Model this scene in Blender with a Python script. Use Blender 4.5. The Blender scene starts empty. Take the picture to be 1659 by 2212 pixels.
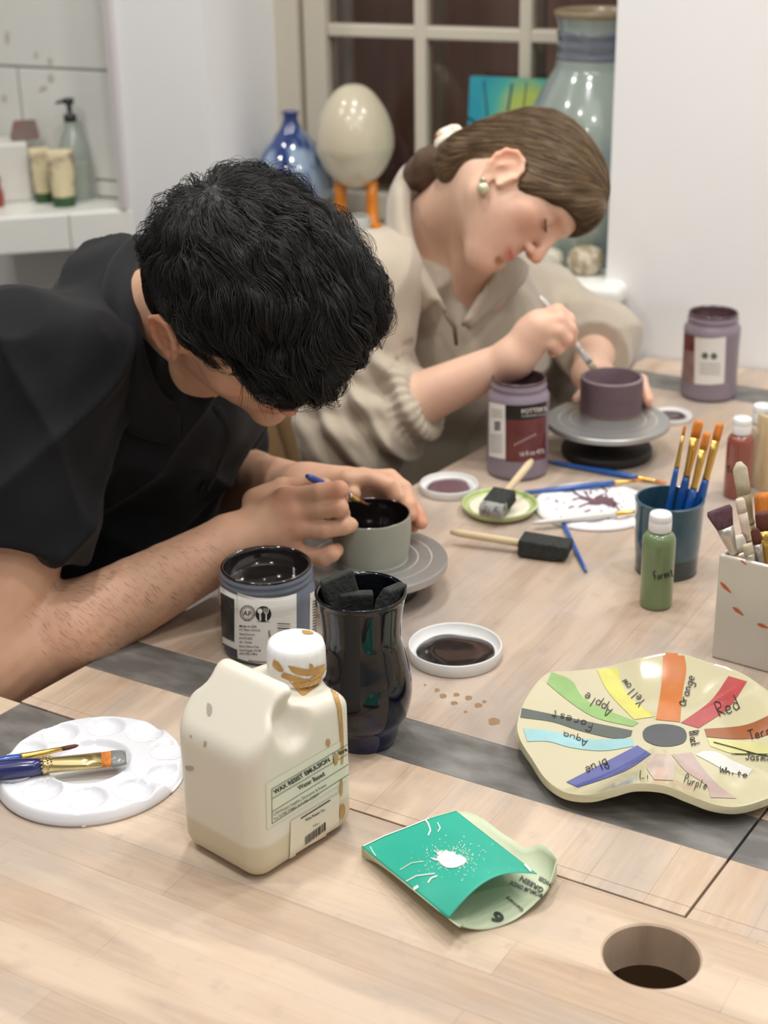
import bpy, bmesh, math, random
import numpy as np
from mathutils import Vector, Matrix, noise
from mathutils.bvhtree import BVHTree
random.seed(7); rng = np.random.default_rng(7)
SC = bpy.context.scene; COL = SC.collection
# ---------------------------------------------------------------- camera (measured from the photograph)
FPX = 3322.0; PIT = math.radians(23.1); ROL = math.radians(1.0)
CAM = np.array([0, 0, 1.49]); TZ = 0.75
_R0 = np.array([1, 0, 0.]); _U0 = np.array([0, math.sin(PIT), math.cos(PIT)]); FW = np.array([0, math.cos(PIT), -math.sin(PIT)])
CR = math.cos(ROL)*_R0 - math.sin(ROL)*_U0; CU = math.cos(ROL)*_U0 + math.sin(ROL)*_R0; CT = -FW
def ray(x, y): return FW + (x-829.5)/FPX*CR - (y-1106)/FPX*CU
def gp(x, y, z=0.0):
    d = ray(x, y); return CAM + d*((TZ+z-CAM[2])/d[2])
def K(x, y, Y):
    d = ray(x, y); return CAM + d*(Y/d[1])
def pr(P):
    q = np.array(P)-CAM; k = q@FW; return (829.5+FPX*(q@CR)/k, 1106-FPX*(q@CU)/k, k)
def w2m(px, P): return px*pr(P)[2]/FPX
def z_at(P, row):
    lo, hi = -0.3, 1.6
    for _ in range(40):
        m = (lo+hi)/2
        if pr((P[0], P[1], TZ+m))[1] > row: lo = m
        else: hi = m
    return lo
def nrm(a): a = np.array(a, float); return a/np.linalg.norm(a)
def az(deg): return np.array([math.sin(math.radians(deg)), math.cos(math.radians(deg)), 0.0])
cam_d = bpy.data.cameras.new('camera'); cam = bpy.data.objects.new('camera', cam_d); COL.objects.link(cam)
cam_d.sensor_fit = 'VERTICAL'; cam_d.sensor_height = 36; cam_d.sensor_width = 27; cam_d.lens = FPX/2212*36
Mx = Matrix(((CR[0], CU[0], CT[0], CAM[0]), (CR[1], CU[1], CT[1], CAM[1]), (CR[2], CU[2], CT[2], CAM[2]), (0, 0, 0, 1)))
cam.matrix_world = Mx; cam_d.clip_start = 0.05
cam_d.dof.use_dof = True; cam_d.dof.focus_distance = 1.34; cam_d.dof.aperture_fstop = 5.8
SC.camera = cam
SC.view_settings.view_transform = 'Standard'; SC.view_settings.look = 'None'; SC.view_settings.gamma = 1; SC.view_settings.use_curve_mapping = False
SC.view_settings.exposure = 0.12
# ---------------------------------------------------------------- materials
def s2l(c): return tuple(((v/255)/12.92 if v/255 <= .04045 else ((v/255+.055)/1.055)**2.4) for v in c)
MATS = {}
def M(name, col, rough=.5, metal=0., var=0., scale=25., bump=0., bscale=None, coat=0., sss=0., trans=0., col2=None, spec=.5, detail=4, stretch=(1, 1, 1), thr=None, sheen=0., blue=None, attr=None, ior=1.45):
    if name in MATS: return MATS[name]
    m = bpy.data.materials.new(name); m.use_nodes = True; nt = m.node_tree; b = nt.nodes['Principled BSDF']
    c = s2l(col); b.inputs['Base Color'].default_value = (*c, 1); b.inputs['Roughness'].default_value = rough; b.inputs['Metallic'].default_value = metal
    b.inputs['Coat Weight'].default_value = coat; b.inputs['Coat Roughness'].default_value = .05; b.inputs['Specular IOR Level'].default_value = spec
    b.inputs['Transmission Weight'].default_value = trans; b.inputs['IOR'].default_value = ior; b.inputs['Sheen Weight'].default_value = sheen
    if sss: b.inputs['Subsurface Weight'].default_value = sss; b.inputs['Subsurface Radius'].default_value = (.012, .004, .002); b.inputs['Subsurface Scale'].default_value = 1
    tc = nt.nodes.new('ShaderNodeTexCoord'); mp = nt.nodes.new('ShaderNodeMapping'); mp.inputs['Scale'].default_value = stretch
    nt.links.new(tc.outputs['Object'], mp.inputs['Vector'])
    last = None
    if var or col2:
        n = nt.nodes.new('ShaderNodeTexNoise'); n.inputs['Scale'].default_value = scale; n.inputs['Detail'].default_value = detail
        nt.links.new(mp.outputs[0], n.inputs['Vector'])
        r = nt.nodes.new('ShaderNodeValToRGB'); nt.links.new(n.outputs['Fac'], r.inputs['Fac'])
        if col2: a, d = c, s2l(col2)
        else: a, d = tuple(v*(1-var) for v in c), tuple(min(1, v*(1+var)) for v in c)
        t0, t1 = thr if thr else (.3, .7)
        r.color_ramp.elements[0].position = t0; r.color_ramp.elements[1].position = t1
        r.color_ramp.elements[0].color = (*a, 1); r.color_ramp.elements[1].color = (*d, 1)
        nt.links.new(r.outputs['Color'], b.inputs['Base Color']); last = r.outputs['Color']
    if attr:
        at = nt.nodes.new('ShaderNodeAttribute'); at.attribute_name = attr
        mx = nt.nodes.new('ShaderNodeMix'); mx.data_type = 'RGBA'; mx.blend_type = 'MULTIPLY'; mx.inputs[0].default_value = 1
        if last: nt.links.new(last, mx.inputs[6])
        else: mx.inputs[6].default_value = (*c, 1)
        nt.links.new(at.outputs['Color'], mx.inputs[7]); nt.links.new(mx.outputs[2], b.inputs['Base Color'])
    if bump:
        n2 = nt.nodes.new('ShaderNodeTexNoise'); n2.inputs['Scale'].default_value = bscale or scale*4; n2.inputs['Detail'].default_value = 5
        nt.links.new(mp.outputs[0], n2.inputs['Vector'])
        bm = nt.nodes.new('ShaderNodeBump'); bm.inputs['Strength'].default_value = bump; bm.inputs['Distance'].default_value = .002
        nt.links.new(n2.outputs['Fac'], bm.inputs['Height']); nt.links.new(bm.outputs[0], b.inputs['Normal'])
    MATS[name] = m; return m
# ---------------------------------------------------------------- objects
def thing(name, label, cat, loc, rotz=0.0, group=None):
    o = bpy.data.objects.new(name, None); COL.objects.link(o); o.location = Vector(loc); o.rotation_euler = (0, 0, rotz); o.empty_display_size = .05
    o['label'] = label; o['category'] = cat
    if group: o['group'] = group
    return o
def npmesh(name, V, F, mat, parent=None, smooth=True, local=False, col=None):
    """V (n,3) world coords (or the parent's local coords), F list of tuples or (m,k) array"""
    me = bpy.data.meshes.new(name); V = np.asarray(V, float)
    o = bpy.data.objects.new(name, me)
    if parent is not None and not local:
        bpy_m = Matrix.Translation(parent.location) @ parent.rotation_euler.to_matrix().to_4x4()
        if parent.parent is not None:
            pp = parent.parent; bpy_m = Matrix.Translation(pp.location) @ pp.rotation_euler.to_matrix().to_4x4() @ bpy_m
        mi = np.array(bpy_m.inverted()); V = V@mi[:3, :3].T + mi[:3, 3]
    if isinstance(F, np.ndarray):
        n, k = F.shape; me.vertices.add(len(V)); me.vertices.foreach_set('co', V.astype(np.float32).ravel())
        me.loops.add(n*k); me.loops.foreach_set('vertex_index', F.astype(np.int32).ravel())
        me.polygons.add(n); me.polygons.foreach_set('loop_start', np.arange(0, n*k, k, dtype=np.int32))
        try: me.polygons.foreach_set('loop_total', np.full(n, k, dtype=np.int32))
        except Exception: pass
        me.update(calc_edges=True); me.validate()
    else:
        me.from_pydata([tuple(v) for v in V], [], [tuple(f) for f in F]); me.update()
    if smooth: me.polygons.foreach_set('use_smooth', [True]*len(me.polygons))
    if col is not None and len(me.vertices) == len(col):
        ca = me.color_attributes.new('Col', 'FLOAT_COLOR', 'POINT'); cc = np.ones((len(col), 4), np.float32); cc[:, :3] = col
        ca.data.foreach_set('color', cc.ravel())
    if mat: me.materials.append(mat)
    COL.objects.link(o); o.parent = parent
    return o
def tag(o, label, cat, group=None):
    o['label'] = label; o['category'] = cat
    if group: o['group'] = group
    return o
def struct(o): o['kind'] = 'structure'; return o
def bevel(o, w=.002, seg=2, sub=0):
    m = o.modifiers.new('b', 'BEVEL'); m.width = w; m.segments = seg; m.limit_method = 'ANGLE'; m.angle_limit = .6
    if sub: s = o.modifiers.new('s', 'SUBSURF'); s.levels = sub; s.render_levels = sub
    return o
def boxm(cx, cy, cz, sx, sy, sz):
    v = [(cx+a*sx/2, cy+b*sy/2, cz+c*sz/2) for a in (-1, 1) for b in (-1, 1) for c in (-1, 1)]
    f = [(0, 1, 3, 2), (4, 6, 7, 5), (0, 4, 5, 1), (2, 3, 7, 6), (0, 2, 6, 4), (1, 5, 7, 3)]
    return v, f
def join(parts):
    V = []; F = []
    for v, f in parts:
        n = len(V); V += [tuple(p) for p in v]; F += [tuple(i+n for i in q) for q in f]
    return V, F
def lathe(prof, seg=64, c=(0, 0, 0), sx=1, sy=1):
    V = []; F = []; rings = []
    for r, z in prof:
        if r < 1e-6: rings.append([len(V)]); V.append((c[0], c[1], c[2]+z))
        else:
            rings.append(list(range(len(V), len(V)+seg)))
            for i in range(seg):
                a = 2*math.pi*i/seg; V.append((c[0]+r*sx*math.cos(a), c[1]+r*sy*math.sin(a), c[2]+z))
    for a, b in zip(rings[:-1], rings[1:]):
        for i in range(seg):
            j = (i+1) % seg
            if len(a) == 1 and len(b) == 1: continue
            if len(a) == 1: F.append((a[0], b[j], b[i]))
            elif len(b) == 1: F.append((a[i], a[j], b[0]))
            else: F.append((a[i], a[j], b[j], b[i]))
    return V, F
def smooth_prof(pts, n=6):
    """Catmull-Rom through profile points"""
    out = []; P = [np.array(p, float) for p in pts]; P = [2*P[0]-P[1]]+P+[2*P[-1]-P[-2]]
    for i in range(1, len(P)-2):
        for k in range(n):
            t = k/n; a, b, c, d = P[i-1:i+3]
            q = .5*((2*b)+(-a+c)*t+(2*a-5*b+4*c-d)*t*t+(-a+3*b-3*c+d)*t**3); out.append((max(q[0], 0) if len(q) == 2 else q[0], *q[1:]))
    out.append(tuple(P[-2])); return out
def tube(pts, rad, seg=12, squash=None, caps=True):
    """rounded tube along world points; squash=(normal dir, factor) flattens"""
    P = [np.array(p, float) for p in pts]; n = len(P)
    if not hasattr(rad, '__len__'): rad = [rad]*n
    V = []; F = []; up = None
    for i in range(n):
        t = nrm(P[min(i+1, n-1)]-P[max(i-1, 0)])
        if up is None:
            up = np.array([0, 0, 1.]) if abs(t[2]) < .9 else np.array([1., 0, 0])
            if squash is not None: up = np.array(squash[0], float)
        a = nrm(np.cross(t, up)); b = nrm(np.cross(a, t)); up = b
        r = rad[i]; ra, rb = (r, r) if not hasattr(r, '__len__') else r
        for k in range(seg):
            w = 2*math.pi*k/seg; V.append(P[i]+a*ra*math.cos(w)+b*rb*math.sin(w))
    for i in range(n-1):
        for k in range(seg): F.append((i*seg+k, i*seg+(k+1) % seg, (i+1)*seg+(k+1) % seg, (i+1)*seg+k))
    if caps: F.append(tuple(range(seg))[::-1]); F.append(tuple(range((n-1)*seg, n*seg)))
    return V, F
def prism(poly, z0, z1):
    n = len(poly); V = [(p[0], p[1], z0) for p in poly]+[(p[0], p[1], z1) for p in poly]
    F = [tuple(range(n))[::-1], tuple(range(n, 2*n))]+[(i, (i+1) % n, n+(i+1) % n, n+i) for i in range(n)]
    return V, F
# ---------------------------------------------------------------- SDF modelling: smooth unions -> one continuous skin
class Sdf:
    def __init__(s, lo, hi, h):
        s.lo = np.array(lo, float); s.h = h; s.n = np.ceil((np.array(hi)-s.lo)/h).astype(int)+1
        s.v = np.full(s.n, .05, np.float32)
    def _sub(s, lo, hi):
        a = np.maximum(np.floor((np.array(lo)-s.lo)/s.h).astype(int), 0); b = np.minimum(np.ceil((np.array(hi)-s.lo)/s.h).astype(int)+1, s.n)
        if np.any(b <= a): return None
        sl = tuple(slice(int(i), int(j)) for i, j in zip(a, b))
        g = [(s.lo[i]+s.h*np.arange(a[i], b[i])).astype(np.float32) for i in range(3)]
        return sl, g[0][:, None, None], g[1][None, :, None], g[2][None, None, :]
    def _mix(s, sl, d, k, op):
        v = s.v[sl]
        if op == 'u':
            h = np.clip(.5+.5*(v-d)/k, 0, 1); s.v[sl] = v*(1-h)+d*h-k*h*(1-h)
        else:
            d = -d; h = np.clip(.5-.5*(v-d)/k, 0, 1); s.v[sl] = v*(1-h)+d*h+k*h*(1-h)
    def cone(s, a, b, ra, rb=None, k=.008, op='u', flat=None):
        """tapered capsule; flat=(dir, factor<1) squashes along dir"""
        a = np.array(a, float); b = np.array(b, float); rb = ra if rb is None else rb; m = max(ra, rb)+k+3*s.h
        q = s._sub(np.minimum(a, b)-m, np.maximum(a, b)+m)
        if q is None: return
        sl, X, Y, Z = q; ab = b-a; L = max(ab@ab, 1e-12)
        px, py, pz = X-a[0], Y-a[1], Z-a[2]
        t = np.clip((px*ab[0]+py*ab[1]+pz*ab[2])/L, 0, 1)
        dx, dy, dz = px-t*ab[0], py-t*ab[1], pz-t*ab[2]
        f = 1.
        if flat is not None:
            n = nrm(flat[0]); f = flat[1]; w = (dx*n[0]+dy*n[1]+dz*n[2])*(1/f-1); dx = dx+w*n[0]; dy = dy+w*n[1]; dz = dz+w*n[2]
        d = np.sqrt(dx*dx+dy*dy+dz*dz)-(ra+(rb-ra)*t)
        if flat is not None: d = d*max(f, .6)
        s._mix(sl, d.astype(np.float32), k, op)
    def ell(s, c, r, B=None, k=.008, op='u'):
        """ellipsoid, radii r along rows of B"""
        c = np.array(c, float); B = np.eye(3) if B is None else np.array(B); m = max(r)+k+3*s.h
        q = s._sub(c-m, c+m)
        if q is None: return
        sl, X, Y, Z = q; px, py, pz = X-c[0], Y-c[1], Z-c[2]; k0 = 0; k1 = 0
        for i in range(3):
            w = px*B[i][0]+py*B[i][1]+pz*B[i][2]; k0 = k0+(w/r[i])**2; k1 = k1+(w/r[i]**2)**2
        k0 = np.sqrt(k0); k1 = np.sqrt(k1)+1e-9
        s._mix(sl, (k0*(k0-1)/k1).astype(np.float32), k, op)
    def box(s, c, r, B=None, rnd=.005, k=.004, op='u'):
        c = np.array(c, float); B = np.eye(3) if B is None else np.array(B); m = float(np.linalg.norm(r))+k+3*s.h
        q = s._sub(c-m, c+m)
        if q is None: return
        sl, X, Y, Z = q; px, py, pz = X-c[0], Y-c[1], Z-c[2]; o = 0; ins = None
        for i in range(3):
            w = np.abs(px*B[i][0]+py*B[i][1]+pz*B[i][2])-(r[i]-rnd); o = o+np.maximum(w, 0)**2; ins = w if ins is None else np.maximum(ins, w)
        s._mix(sl, (np.sqrt(o)+np.minimum(ins, 0)-rnd).astype(np.float32), k, op)
    def cut(s, p, n, k=.003, R=None):
        """remove the half space on the +n side of p (inside radius R of p)"""
        p = np.array(p, float); n = nrm(n)
        q = s._sub(p-R, p+R) if R else s._sub(s.lo, s.lo+s.n*s.h)
        if q is None: return
        sl, X, Y, Z = q; d = -((X-p[0])*n[0]+(Y-p[1])*n[1]+(Z-p[2])*n[2])
        if R: d = np.maximum(d, (np.sqrt((X-p[0])**2+(Y-p[1])**2+(Z-p[2])**2)-R*.95))
        s._mix(sl, d.astype(np.float32), k, 's')
    def mesh(s, smooth=2):
        v = s.v; h = s.h; neg = v < 0
        m = neg[:-1, :-1, :-1].astype(np.int8)
        for dx in (0, 1):
            for dy in (0, 1):
                for dz in (0, 1):
                    if dx+dy+dz: m = m+neg[dx:neg.shape[0]-1+dx, dy:neg.shape[1]-1+dy, dz:neg.shape[2]-1+dz]
        act = np.nonzero((m > 0) & (m < 8)); act = np.stack(act, 1); shp = m.shape; del m
        key = (act[:, 0]*shp[1]+act[:, 1])*shp[2]+act[:, 2]
        cor = np.stack([v[act[:, 0]+a, act[:, 1]+b, act[:, 2]+c] for a in (0, 1) for b in (0, 1) for c in (0, 1)], 1)
        off = np.array([(a, b, c) for a in (0, 1) for b in (0, 1) for c in (0, 1)], float)
        S = np.zeros((len(act), 3)); N = np.zeros(len(act))
        for i in range(8):
            for j in range(i+1, 8):
                if np.abs(off[i]-off[j]).sum() != 1: continue
                a, b = cor[:, i], cor[:, j]; c = (a < 0) != (b < 0); t = np.where(c, a/(np.where(c, a-b, 1)), 0)
                S += np.where(c[:, None], off[i]+t[:, None]*(off[j]-off[i]), 0); N += c
        V = s.lo+h*(act+S/N[:, None])
        quads = []
        for ax in range(3):
            sl0 = [slice(None)]*3; sl1 = [slice(None)]*3; sl0[ax] = slice(0, -1); sl1[ax] = slice(1, None)
            A = neg[tuple(sl0)]; Bv = neg[tuple(sl1)]; e = np.stack(np.nonzero(A != Bv), 1)
            o1, o2 = (ax+1) % 3, (ax+2) % 3
            ok = (e[:, o1] > 0) & (e[:, o2] > 0) & (e[:, o1] < shp[o1]) & (e[:, o2] < shp[o2]) & (e[:, ax] < shp[ax]); e = e[ok]
            fl = A[e[:, 0], e[:, 1], e[:, 2]]
            q = []
            for d1, d2 in ((0, 0), (-1, 0), (-1, -1), (0, -1)):
                c = e.copy(); c[:, o1] += d1; c[:, o2] += d2; q.append(np.searchsorted(key, (c[:, 0]*shp[1]+c[:, 1])*shp[2]+c[:, 2]))
            q = np.stack(q, 1); q[~fl] = q[~fl][:, ::-1]; quads.append(q)
        F = np.concatenate(quads)
        for _ in range(smooth): V = lap(V, F)
        return V, F[:, ::1]
def lap(V, F, w=.5):
    S = np.zeros_like(V); N = np.zeros(len(V))
    for i in range(F.shape[1]):
        a, b = F[:, i], F[:, (i+1) % F.shape[1]]
        for c in range(3): S[:, c] += np.bincount(a, V[b, c], len(V))+np.bincount(b, V[a, c], len(V))
        N += np.bincount(a, minlength=len(V))+np.bincount(b, minlength=len(V))
    return V*(1-w)+w*S/np.maximum(N, 1)[:, None]
def normals(V, F):
    n = np.cross(V[F[:, 2]]-V[F[:, 0]], V[F[:, 3]]-V[F[:, 1]]); N = np.zeros_like(V)
    for i in range(4):
        for c in range(3): N[:, c] += np.bincount(F[:, i], n[:, c], len(V))
    return N/np.maximum(np.linalg.norm(N, axis=1), 1e-12)[:, None]
def nfield(P, sc, seed=0.0):
    """cheap smooth noise -1..1 from summed sines (numpy)"""
    r = np.random.default_rng(int(seed*10)+3); out = np.zeros(len(P))
    for k in range(10):
        d = r.normal(size=3); d *= sc*r.uniform(.6, 1.5)/np.linalg.norm(d); out += np.sin(P@d*2*math.pi+r.uniform(0, 6.28))
    return out/5
# ---------------------------------------------------------------- ink, paint and paper laid on a surface
def bvh_of(*objs):
    V = []; F = []
    bpy.context.view_layer.update()
    dg = bpy.context.evaluated_depsgraph_get()
    for o in objs:
        e = o.evaluated_get(dg); me = e.to_mesh(); n = len(V); mw = e.matrix_world
        V += [mw@v.co for v in me.vertices]; F += [tuple(i+n for i in p.vertices) for p in me.polygons]; e.to_mesh_clear()
    return BVHTree.FromPolygons(V, F)
def cast(b, x, y, off):
    d = Vector(ray(x, y)).normalized(); loc, n, i, dist = b.ray_cast(Vector(CAM), d)
    if loc is None: return None
    if n.dot(d) > 0: n = -n
    return np.array(loc+n*off)
def polyres(P, step):
    P = [np.array(p, float) for p in P]; out = [P[0]]
    for a, b in zip(P[:-1], P[1:]):
        n = max(1, int(np.linalg.norm(b-a)/step))
        for k in range(1, n+1): out.append(a+(b-a)*k/n)
    return out
def strip(b, L, Rr, off=.0004, nu=24, nv=8):
    """patch between two image polylines laid on the surface b"""
    def at(P, t):
        P = [np.array(p, float) for p in P]; d = [0]
        for i in range(1, len(P)): d.append(d[-1]+np.linalg.norm(P[i]-P[i-1]))
        s = t*d[-1]
        for i in range(1, len(P)):
            if s <= d[i]+1e-9: return P[i-1]+(P[i]-P[i-1])*((s-d[i-1])/max(d[i]-d[i-1], 1e-9))
        return P[-1]
    V = []; F = []; idx = {}
    for i in range(nu+1):
        a, c = at(L, i/nu), at(Rr, i/nu)
        for j in range(nv+1):
            q = a+(c-a)*j/nv; p = cast(b, q[0], q[1], off)
            if p is not None: idx[i, j] = len(V); V.append(p)
    for i in range(nu):
        for j in range(nv):
            k = [(i, j), (i+1, j), (i+1, j+1), (i, j+1)]
            if all(q in idx for q in k):
                q = [idx[w] for w in k]; P = [V[w] for w in q]
                if max(np.linalg.norm(P[0]-P[2]), np.linalg.norm(P[1]-P[3])) < .03: F.append(tuple(q))
    return V, F
def inkline(b, pts, w, off=.0006, step=3):
    """pen stroke of pixel width w"""
    P = polyres(pts, step); V = []; F = []; prev = None
    for i, p in enumerate(P):
        t = P[min(i+1, len(P)-1)]-P[max(i-1, 0)]; L = np.linalg.norm(t)
        if L < 1e-6: continue
        n = np.array([-t[1], t[0]])/L*w/2; a, c = cast(b, *(p+n), off), cast(b, *(p-n), off)
        if a is None or c is None: prev = None; continue
        V += [a, c]
        if prev is not None: F.append((prev, prev+1, len(V)-1, len(V)-2))
        prev = len(V)-2
    return V, F
_tc = {}
def glyphs(s, bold=0.0, shear=0.0):
    if (s, bold, shear) in _tc: return _tc[s, bold, shear]
    cu = bpy.data.curves.new('t', 'FONT'); cu.body = s; cu.size = 1; cu.offset = bold; cu.shear = shear; cu.resolution_u = 3
    o = bpy.data.objects.new('t', cu); COL.objects.link(o); bpy.context.view_layer.update()
    e = o.evaluated_get(bpy.context.evaluated_depsgraph_get()); me = e.to_mesh()
    V = [tuple(v.co) for v in me.vertices]; F = [tuple(p.vertices) for p in me.polygons]; e.to_mesh_clear()
    bpy.data.objects.remove(o); bpy.data.curves.remove(cu); _tc[s, bold, shear] = (V, F); return V, F
def textpx(b, s, p0, p1, hgt, off=.0008, bold=0.0, updir=None, shear=0.0):
    """lettering whose baseline runs p0->p1 in the image, cap height hgt px"""
    V, F = glyphs(s, bold, shear)
    if not V: return [], []
    xs = [v[0] for v in V]; w = max(xs)-min(xs) or 1; x0 = min(xs); p0 = np.array(p0, float); p1 = np.array(p1, float)
    ud = np.array(updir, float) if updir is not None else np.array([p1[1]-p0[1], -(p1[0]-p0[0])]); ud = ud/np.linalg.norm(ud)
    out = []; ok = True; bad = set()
    for i, v in enumerate(V):
        q = p0+(p1-p0)*(v[0]-x0)/w+ud*v[1]/.7*hgt; c = cast(b, q[0], q[1], off)
        if c is None: bad.add(i); c = np.zeros(3)
        out.append(c)
    return out, [f for f in F if not any(i in bad for i in f)]
# ================================================================= ROOM
W0 = gp(1515, 783); WN = np.array([-.423, -.906, 0.]); WN /= np.linalg.norm(WN); WL = np.array([WN[1], -WN[0], 0.])   # wall normal into the room, direction to the left
if WL[0] > 0: WL = -WL
def wall(x, y, off=0.):
    d = ray(x, y); return CAM + d*(((W0+WN*off-CAM)@WN)/(d@WN))
def wa(P): return float((np.array(P)-W0)@WL)      # coordinate along the wall, to the left
def WP(a, off, z): P = W0+WL*a+WN*off; return np.array([P[0], P[1], z])
def wbox(a0, a1, o0, o1, z0, z1):
    v = [WP(a, o, z) for a in (a0, a1) for o in (o0, o1) for z in (z0, z1)]
    return v, [(0, 1, 3, 2), (4, 6, 7, 5), (0, 4, 5, 1), (2, 3, 7, 6), (0, 2, 6, 4), (1, 5, 7, 3)]
white = M('wall_white', (238, 238, 238), .7, var=.02, scale=3, bump=.05, bscale=90)
white2 = M('ceiling_white', (225, 225, 220), .8, var=.02, scale=3)
TO = .075; aT0 = wa(wall(256, 200))
aR, aL = wa(wall(1322, 300)), wa(wall(446, 200)); ZS = .868; ZC = 2.55; DEP = .26
struct(npmesh('wall_back', *join([wbox(-2.2, aR, 0, -.4, 0, ZC), wbox(aL, aT0, 0, -.4, 0, ZC), wbox(aT0, 3.4, -TO, -.4, 0, ZC), wbox(aR, aL, 0, -.4, 0, ZS-.035), wbox(aR, aL, 0, -.4, 2.1, ZC)]), white, smooth=False))
struct(npmesh('wall_right', *join([wbox(-2.3, -2.2, -.4, 4.6, 0, ZC)]), white, smooth=False))
struct(npmesh('wall_left', *join([wbox(3.4, 3.5, -.4, 4.6, 0, ZC)]), white, smooth=False))
struct(npmesh('wall_front', *join([wbox(-2.3, 3.5, 4.6, 4.7, 0, ZC)]), white, smooth=False))
struct(npmesh('ceiling', *join([wbox(-2.3, 3.5, -.4, 4.7, ZC, ZC+.1)]), white2, smooth=False))
struct(npmesh('floor', *join([wbox(-2.3, 3.5, -.4, 4.7, -.1, 0)]), M('floor_brown', (70, 56, 44), .5, var=.25, scale=6, bump=.1), smooth=False))
o = struct(npmesh('trim_1', *join([wbox(aR-.035, aL+.03, .045, -DEP, ZS-.035, ZS)]), M('sill_white', (236, 236, 230), .35), smooth=False)); bevel(o, .014, 4)
# ---- window
cream = M('window_cream', (206, 198, 182), .5, var=.03, scale=5)
def wz(x, y, off): return wall(x, y, off)[2]
wo = -DEP
wf = []
aF = wa(wall(602, 200, wo)); aS = wa(wall(652, 200, wo+.0)); aG = wa(wall(706, 200, wo))
z65 = wz(905, 72, wo)
wf += [wbox(aR-.05, aR+.0, wo-.05, wo, ZS, 2.1), wbox(aS, aL+.02, wo-.06, wo+.012, ZS, 2.1), wbox(aG, aS-.006, wo-.05, wo, ZS, 2.1), wbox(aR, aL, wo-.05, wo, ZS, ZS+.05), wbox(aR, aL, wo-.05, wo, 2.0, 2.1)]
bars = []
for px in (905, 1130): a = wa(wall(px, 200, wo)); bars.append(wbox(a-.0115, a+.0115, wo-.04, wo-.004, ZS+.03, 2.05))
step = .36
for z in (z65, z65+step, z65+2*step): bars.append(wbox(aR, aG, wo-.04, wo-.006, z-.011, z+.011))
win = struct(npmesh('window_1', *join(wf+bars), cream, smooth=False)); bevel(win, .004, 2)
gm = bpy.data.materials.new('pane_glass'); gm.use_nodes = True; nt = gm.node_tree; nt.nodes.clear()
_o = nt.nodes.new('ShaderNodeOutputMaterial'); _m = nt.nodes.new('ShaderNodeMixShader'); _t = nt.nodes.new('ShaderNodeBsdfTransparent'); _g = nt.nodes.new('ShaderNodeBsdfGlossy'); _f = nt.nodes.new('ShaderNodeFresnel')
_g.inputs['Roughness'].default_value = .02; nt.links.new(_f.outputs[0], _m.inputs[0]); nt.links.new(_t.outputs[0], _m.inputs[1]); nt.links.new(_g.outputs[0], _m.inputs[2]); nt.links.new(_m.outputs[0], _o.inputs[0])
struct(npmesh('window_pane', *join([wbox(aR-.01, aG+.01, wo-.026, wo-.022, ZS+.02, 2.08)]), gm, win, smooth=False))
sec = [];
for px in (752, 948, 1163): a = wa(wall(px, 200, wo-.11)); sec.append(wbox(a-.007, a+.007, wo-.13, wo-.11, ZS, 2.1))
struct(npmesh('secondary_frame', *join(sec+[wbox(aR-.1, aL+.1, wo-.125, wo-.11, ZS-.02, ZS+.04)]), M('dull_cream', (150, 138, 118), .6), win, smooth=False))
struct(npmesh('wall_outside', *join([wbox(-1.5, 2.2, -1.35, -1.3, 0, 3)]), M('outside_brick', (128, 84, 70), .9, col2=(160, 130, 116), scale=5, stretch=(3, 3, .3)), smooth=False))
# ---- tiled wall and ledge on the left
tilem = M('tile_white', (228, 228, 222), .25, var=.02, scale=8); grout = M('grout_grey', (172, 172, 168), .8)
aT0 = wa(wall(256, 200)); tl = []; zt1 = wz(250, 153, -TO); ZL = TZ+.165
aV = wa(wall(52, 300, .008-TO))
def tile(a0, a1, z0, z1): return wbox(a0+.0025, a1-.0025, -TO, .008-TO, z0+.0025, z1-.0025)
for z0, z1, sh in ((ZL, ZL+.032, 0), (ZL+.032, zt1, 0), (zt1, zt1+.26, .14), (zt1+.26, zt1+.52, 0)):
    a = aT0+.012+sh*.0
    w_ = aV-aT0-.012
    if z0 == zt1: tl.append(tile(a, a+w_*1.75, z0, z1)); a += w_*1.75
    while a < 3.0: tl.append(tile(a, a+(w_ if a < aT0+.05 else .30), z0, z1)); a += (w_ if a < aT0+.05 else .30)
tb = struct(npmesh('wall_tiles', *join(tl), tilem, smooth=False)); bevel(tb, .0015, 2)
struct(npmesh('trim_2', *join([wbox(aT0, 3.0, -TO, .004-TO, ZL-.02, zt1+.52)]), grout, smooth=False))
struct(npmesh('trim_3', *join([wbox(aT0-.002, aT0+.011, 0, .012, ZL, zt1+.52)]), M('trim_mauve', (206, 200, 200), .4), smooth=False))
L0, L1 = gp(-260, 487, .165), gp(287, 450, .165)
L1w = WP(wa(L1), -TO, 0); L0w = WP(wa(L0), -TO, 0)
def ledge(ps, z0, z1): return prism([p[:2] for p in ps], z0, z1)
led = thing('ledge', 'white tiled ledge below the tiled wall at far left', 'ledge', ((L0+L1)/2)*np.array([1, 1, 0])+np.array([0, 0, ZL]))
e = (L1-L0); t143 = .737
Lm = L0+e*t143
dn = np.array([0, 0, 0.])
npmesh('ledge_top', *ledge([L0, L1, L1w, L0w], ZL-.068, ZL-.004), M('ledge_white', (226, 226, 222), .3), led, smooth=False)
fr = nrm([e[1], -e[0], 0]);
def fbox(s0, s1, z0, z1, d0, d1): 
    P = [L0+e*s0, L0+e*s1]; v = [np.array([p[0]+fr[0]*d, p[1]+fr[1]*d, z]) for p in P for d in (d0, d1) for z in (z0, z1)]
    return v, [(0, 1, 3, 2), (4, 6, 7, 5), (0, 4, 5, 1), (2, 3, 7, 6), (0, 2, 6, 4), (1, 5, 7, 3)]
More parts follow.
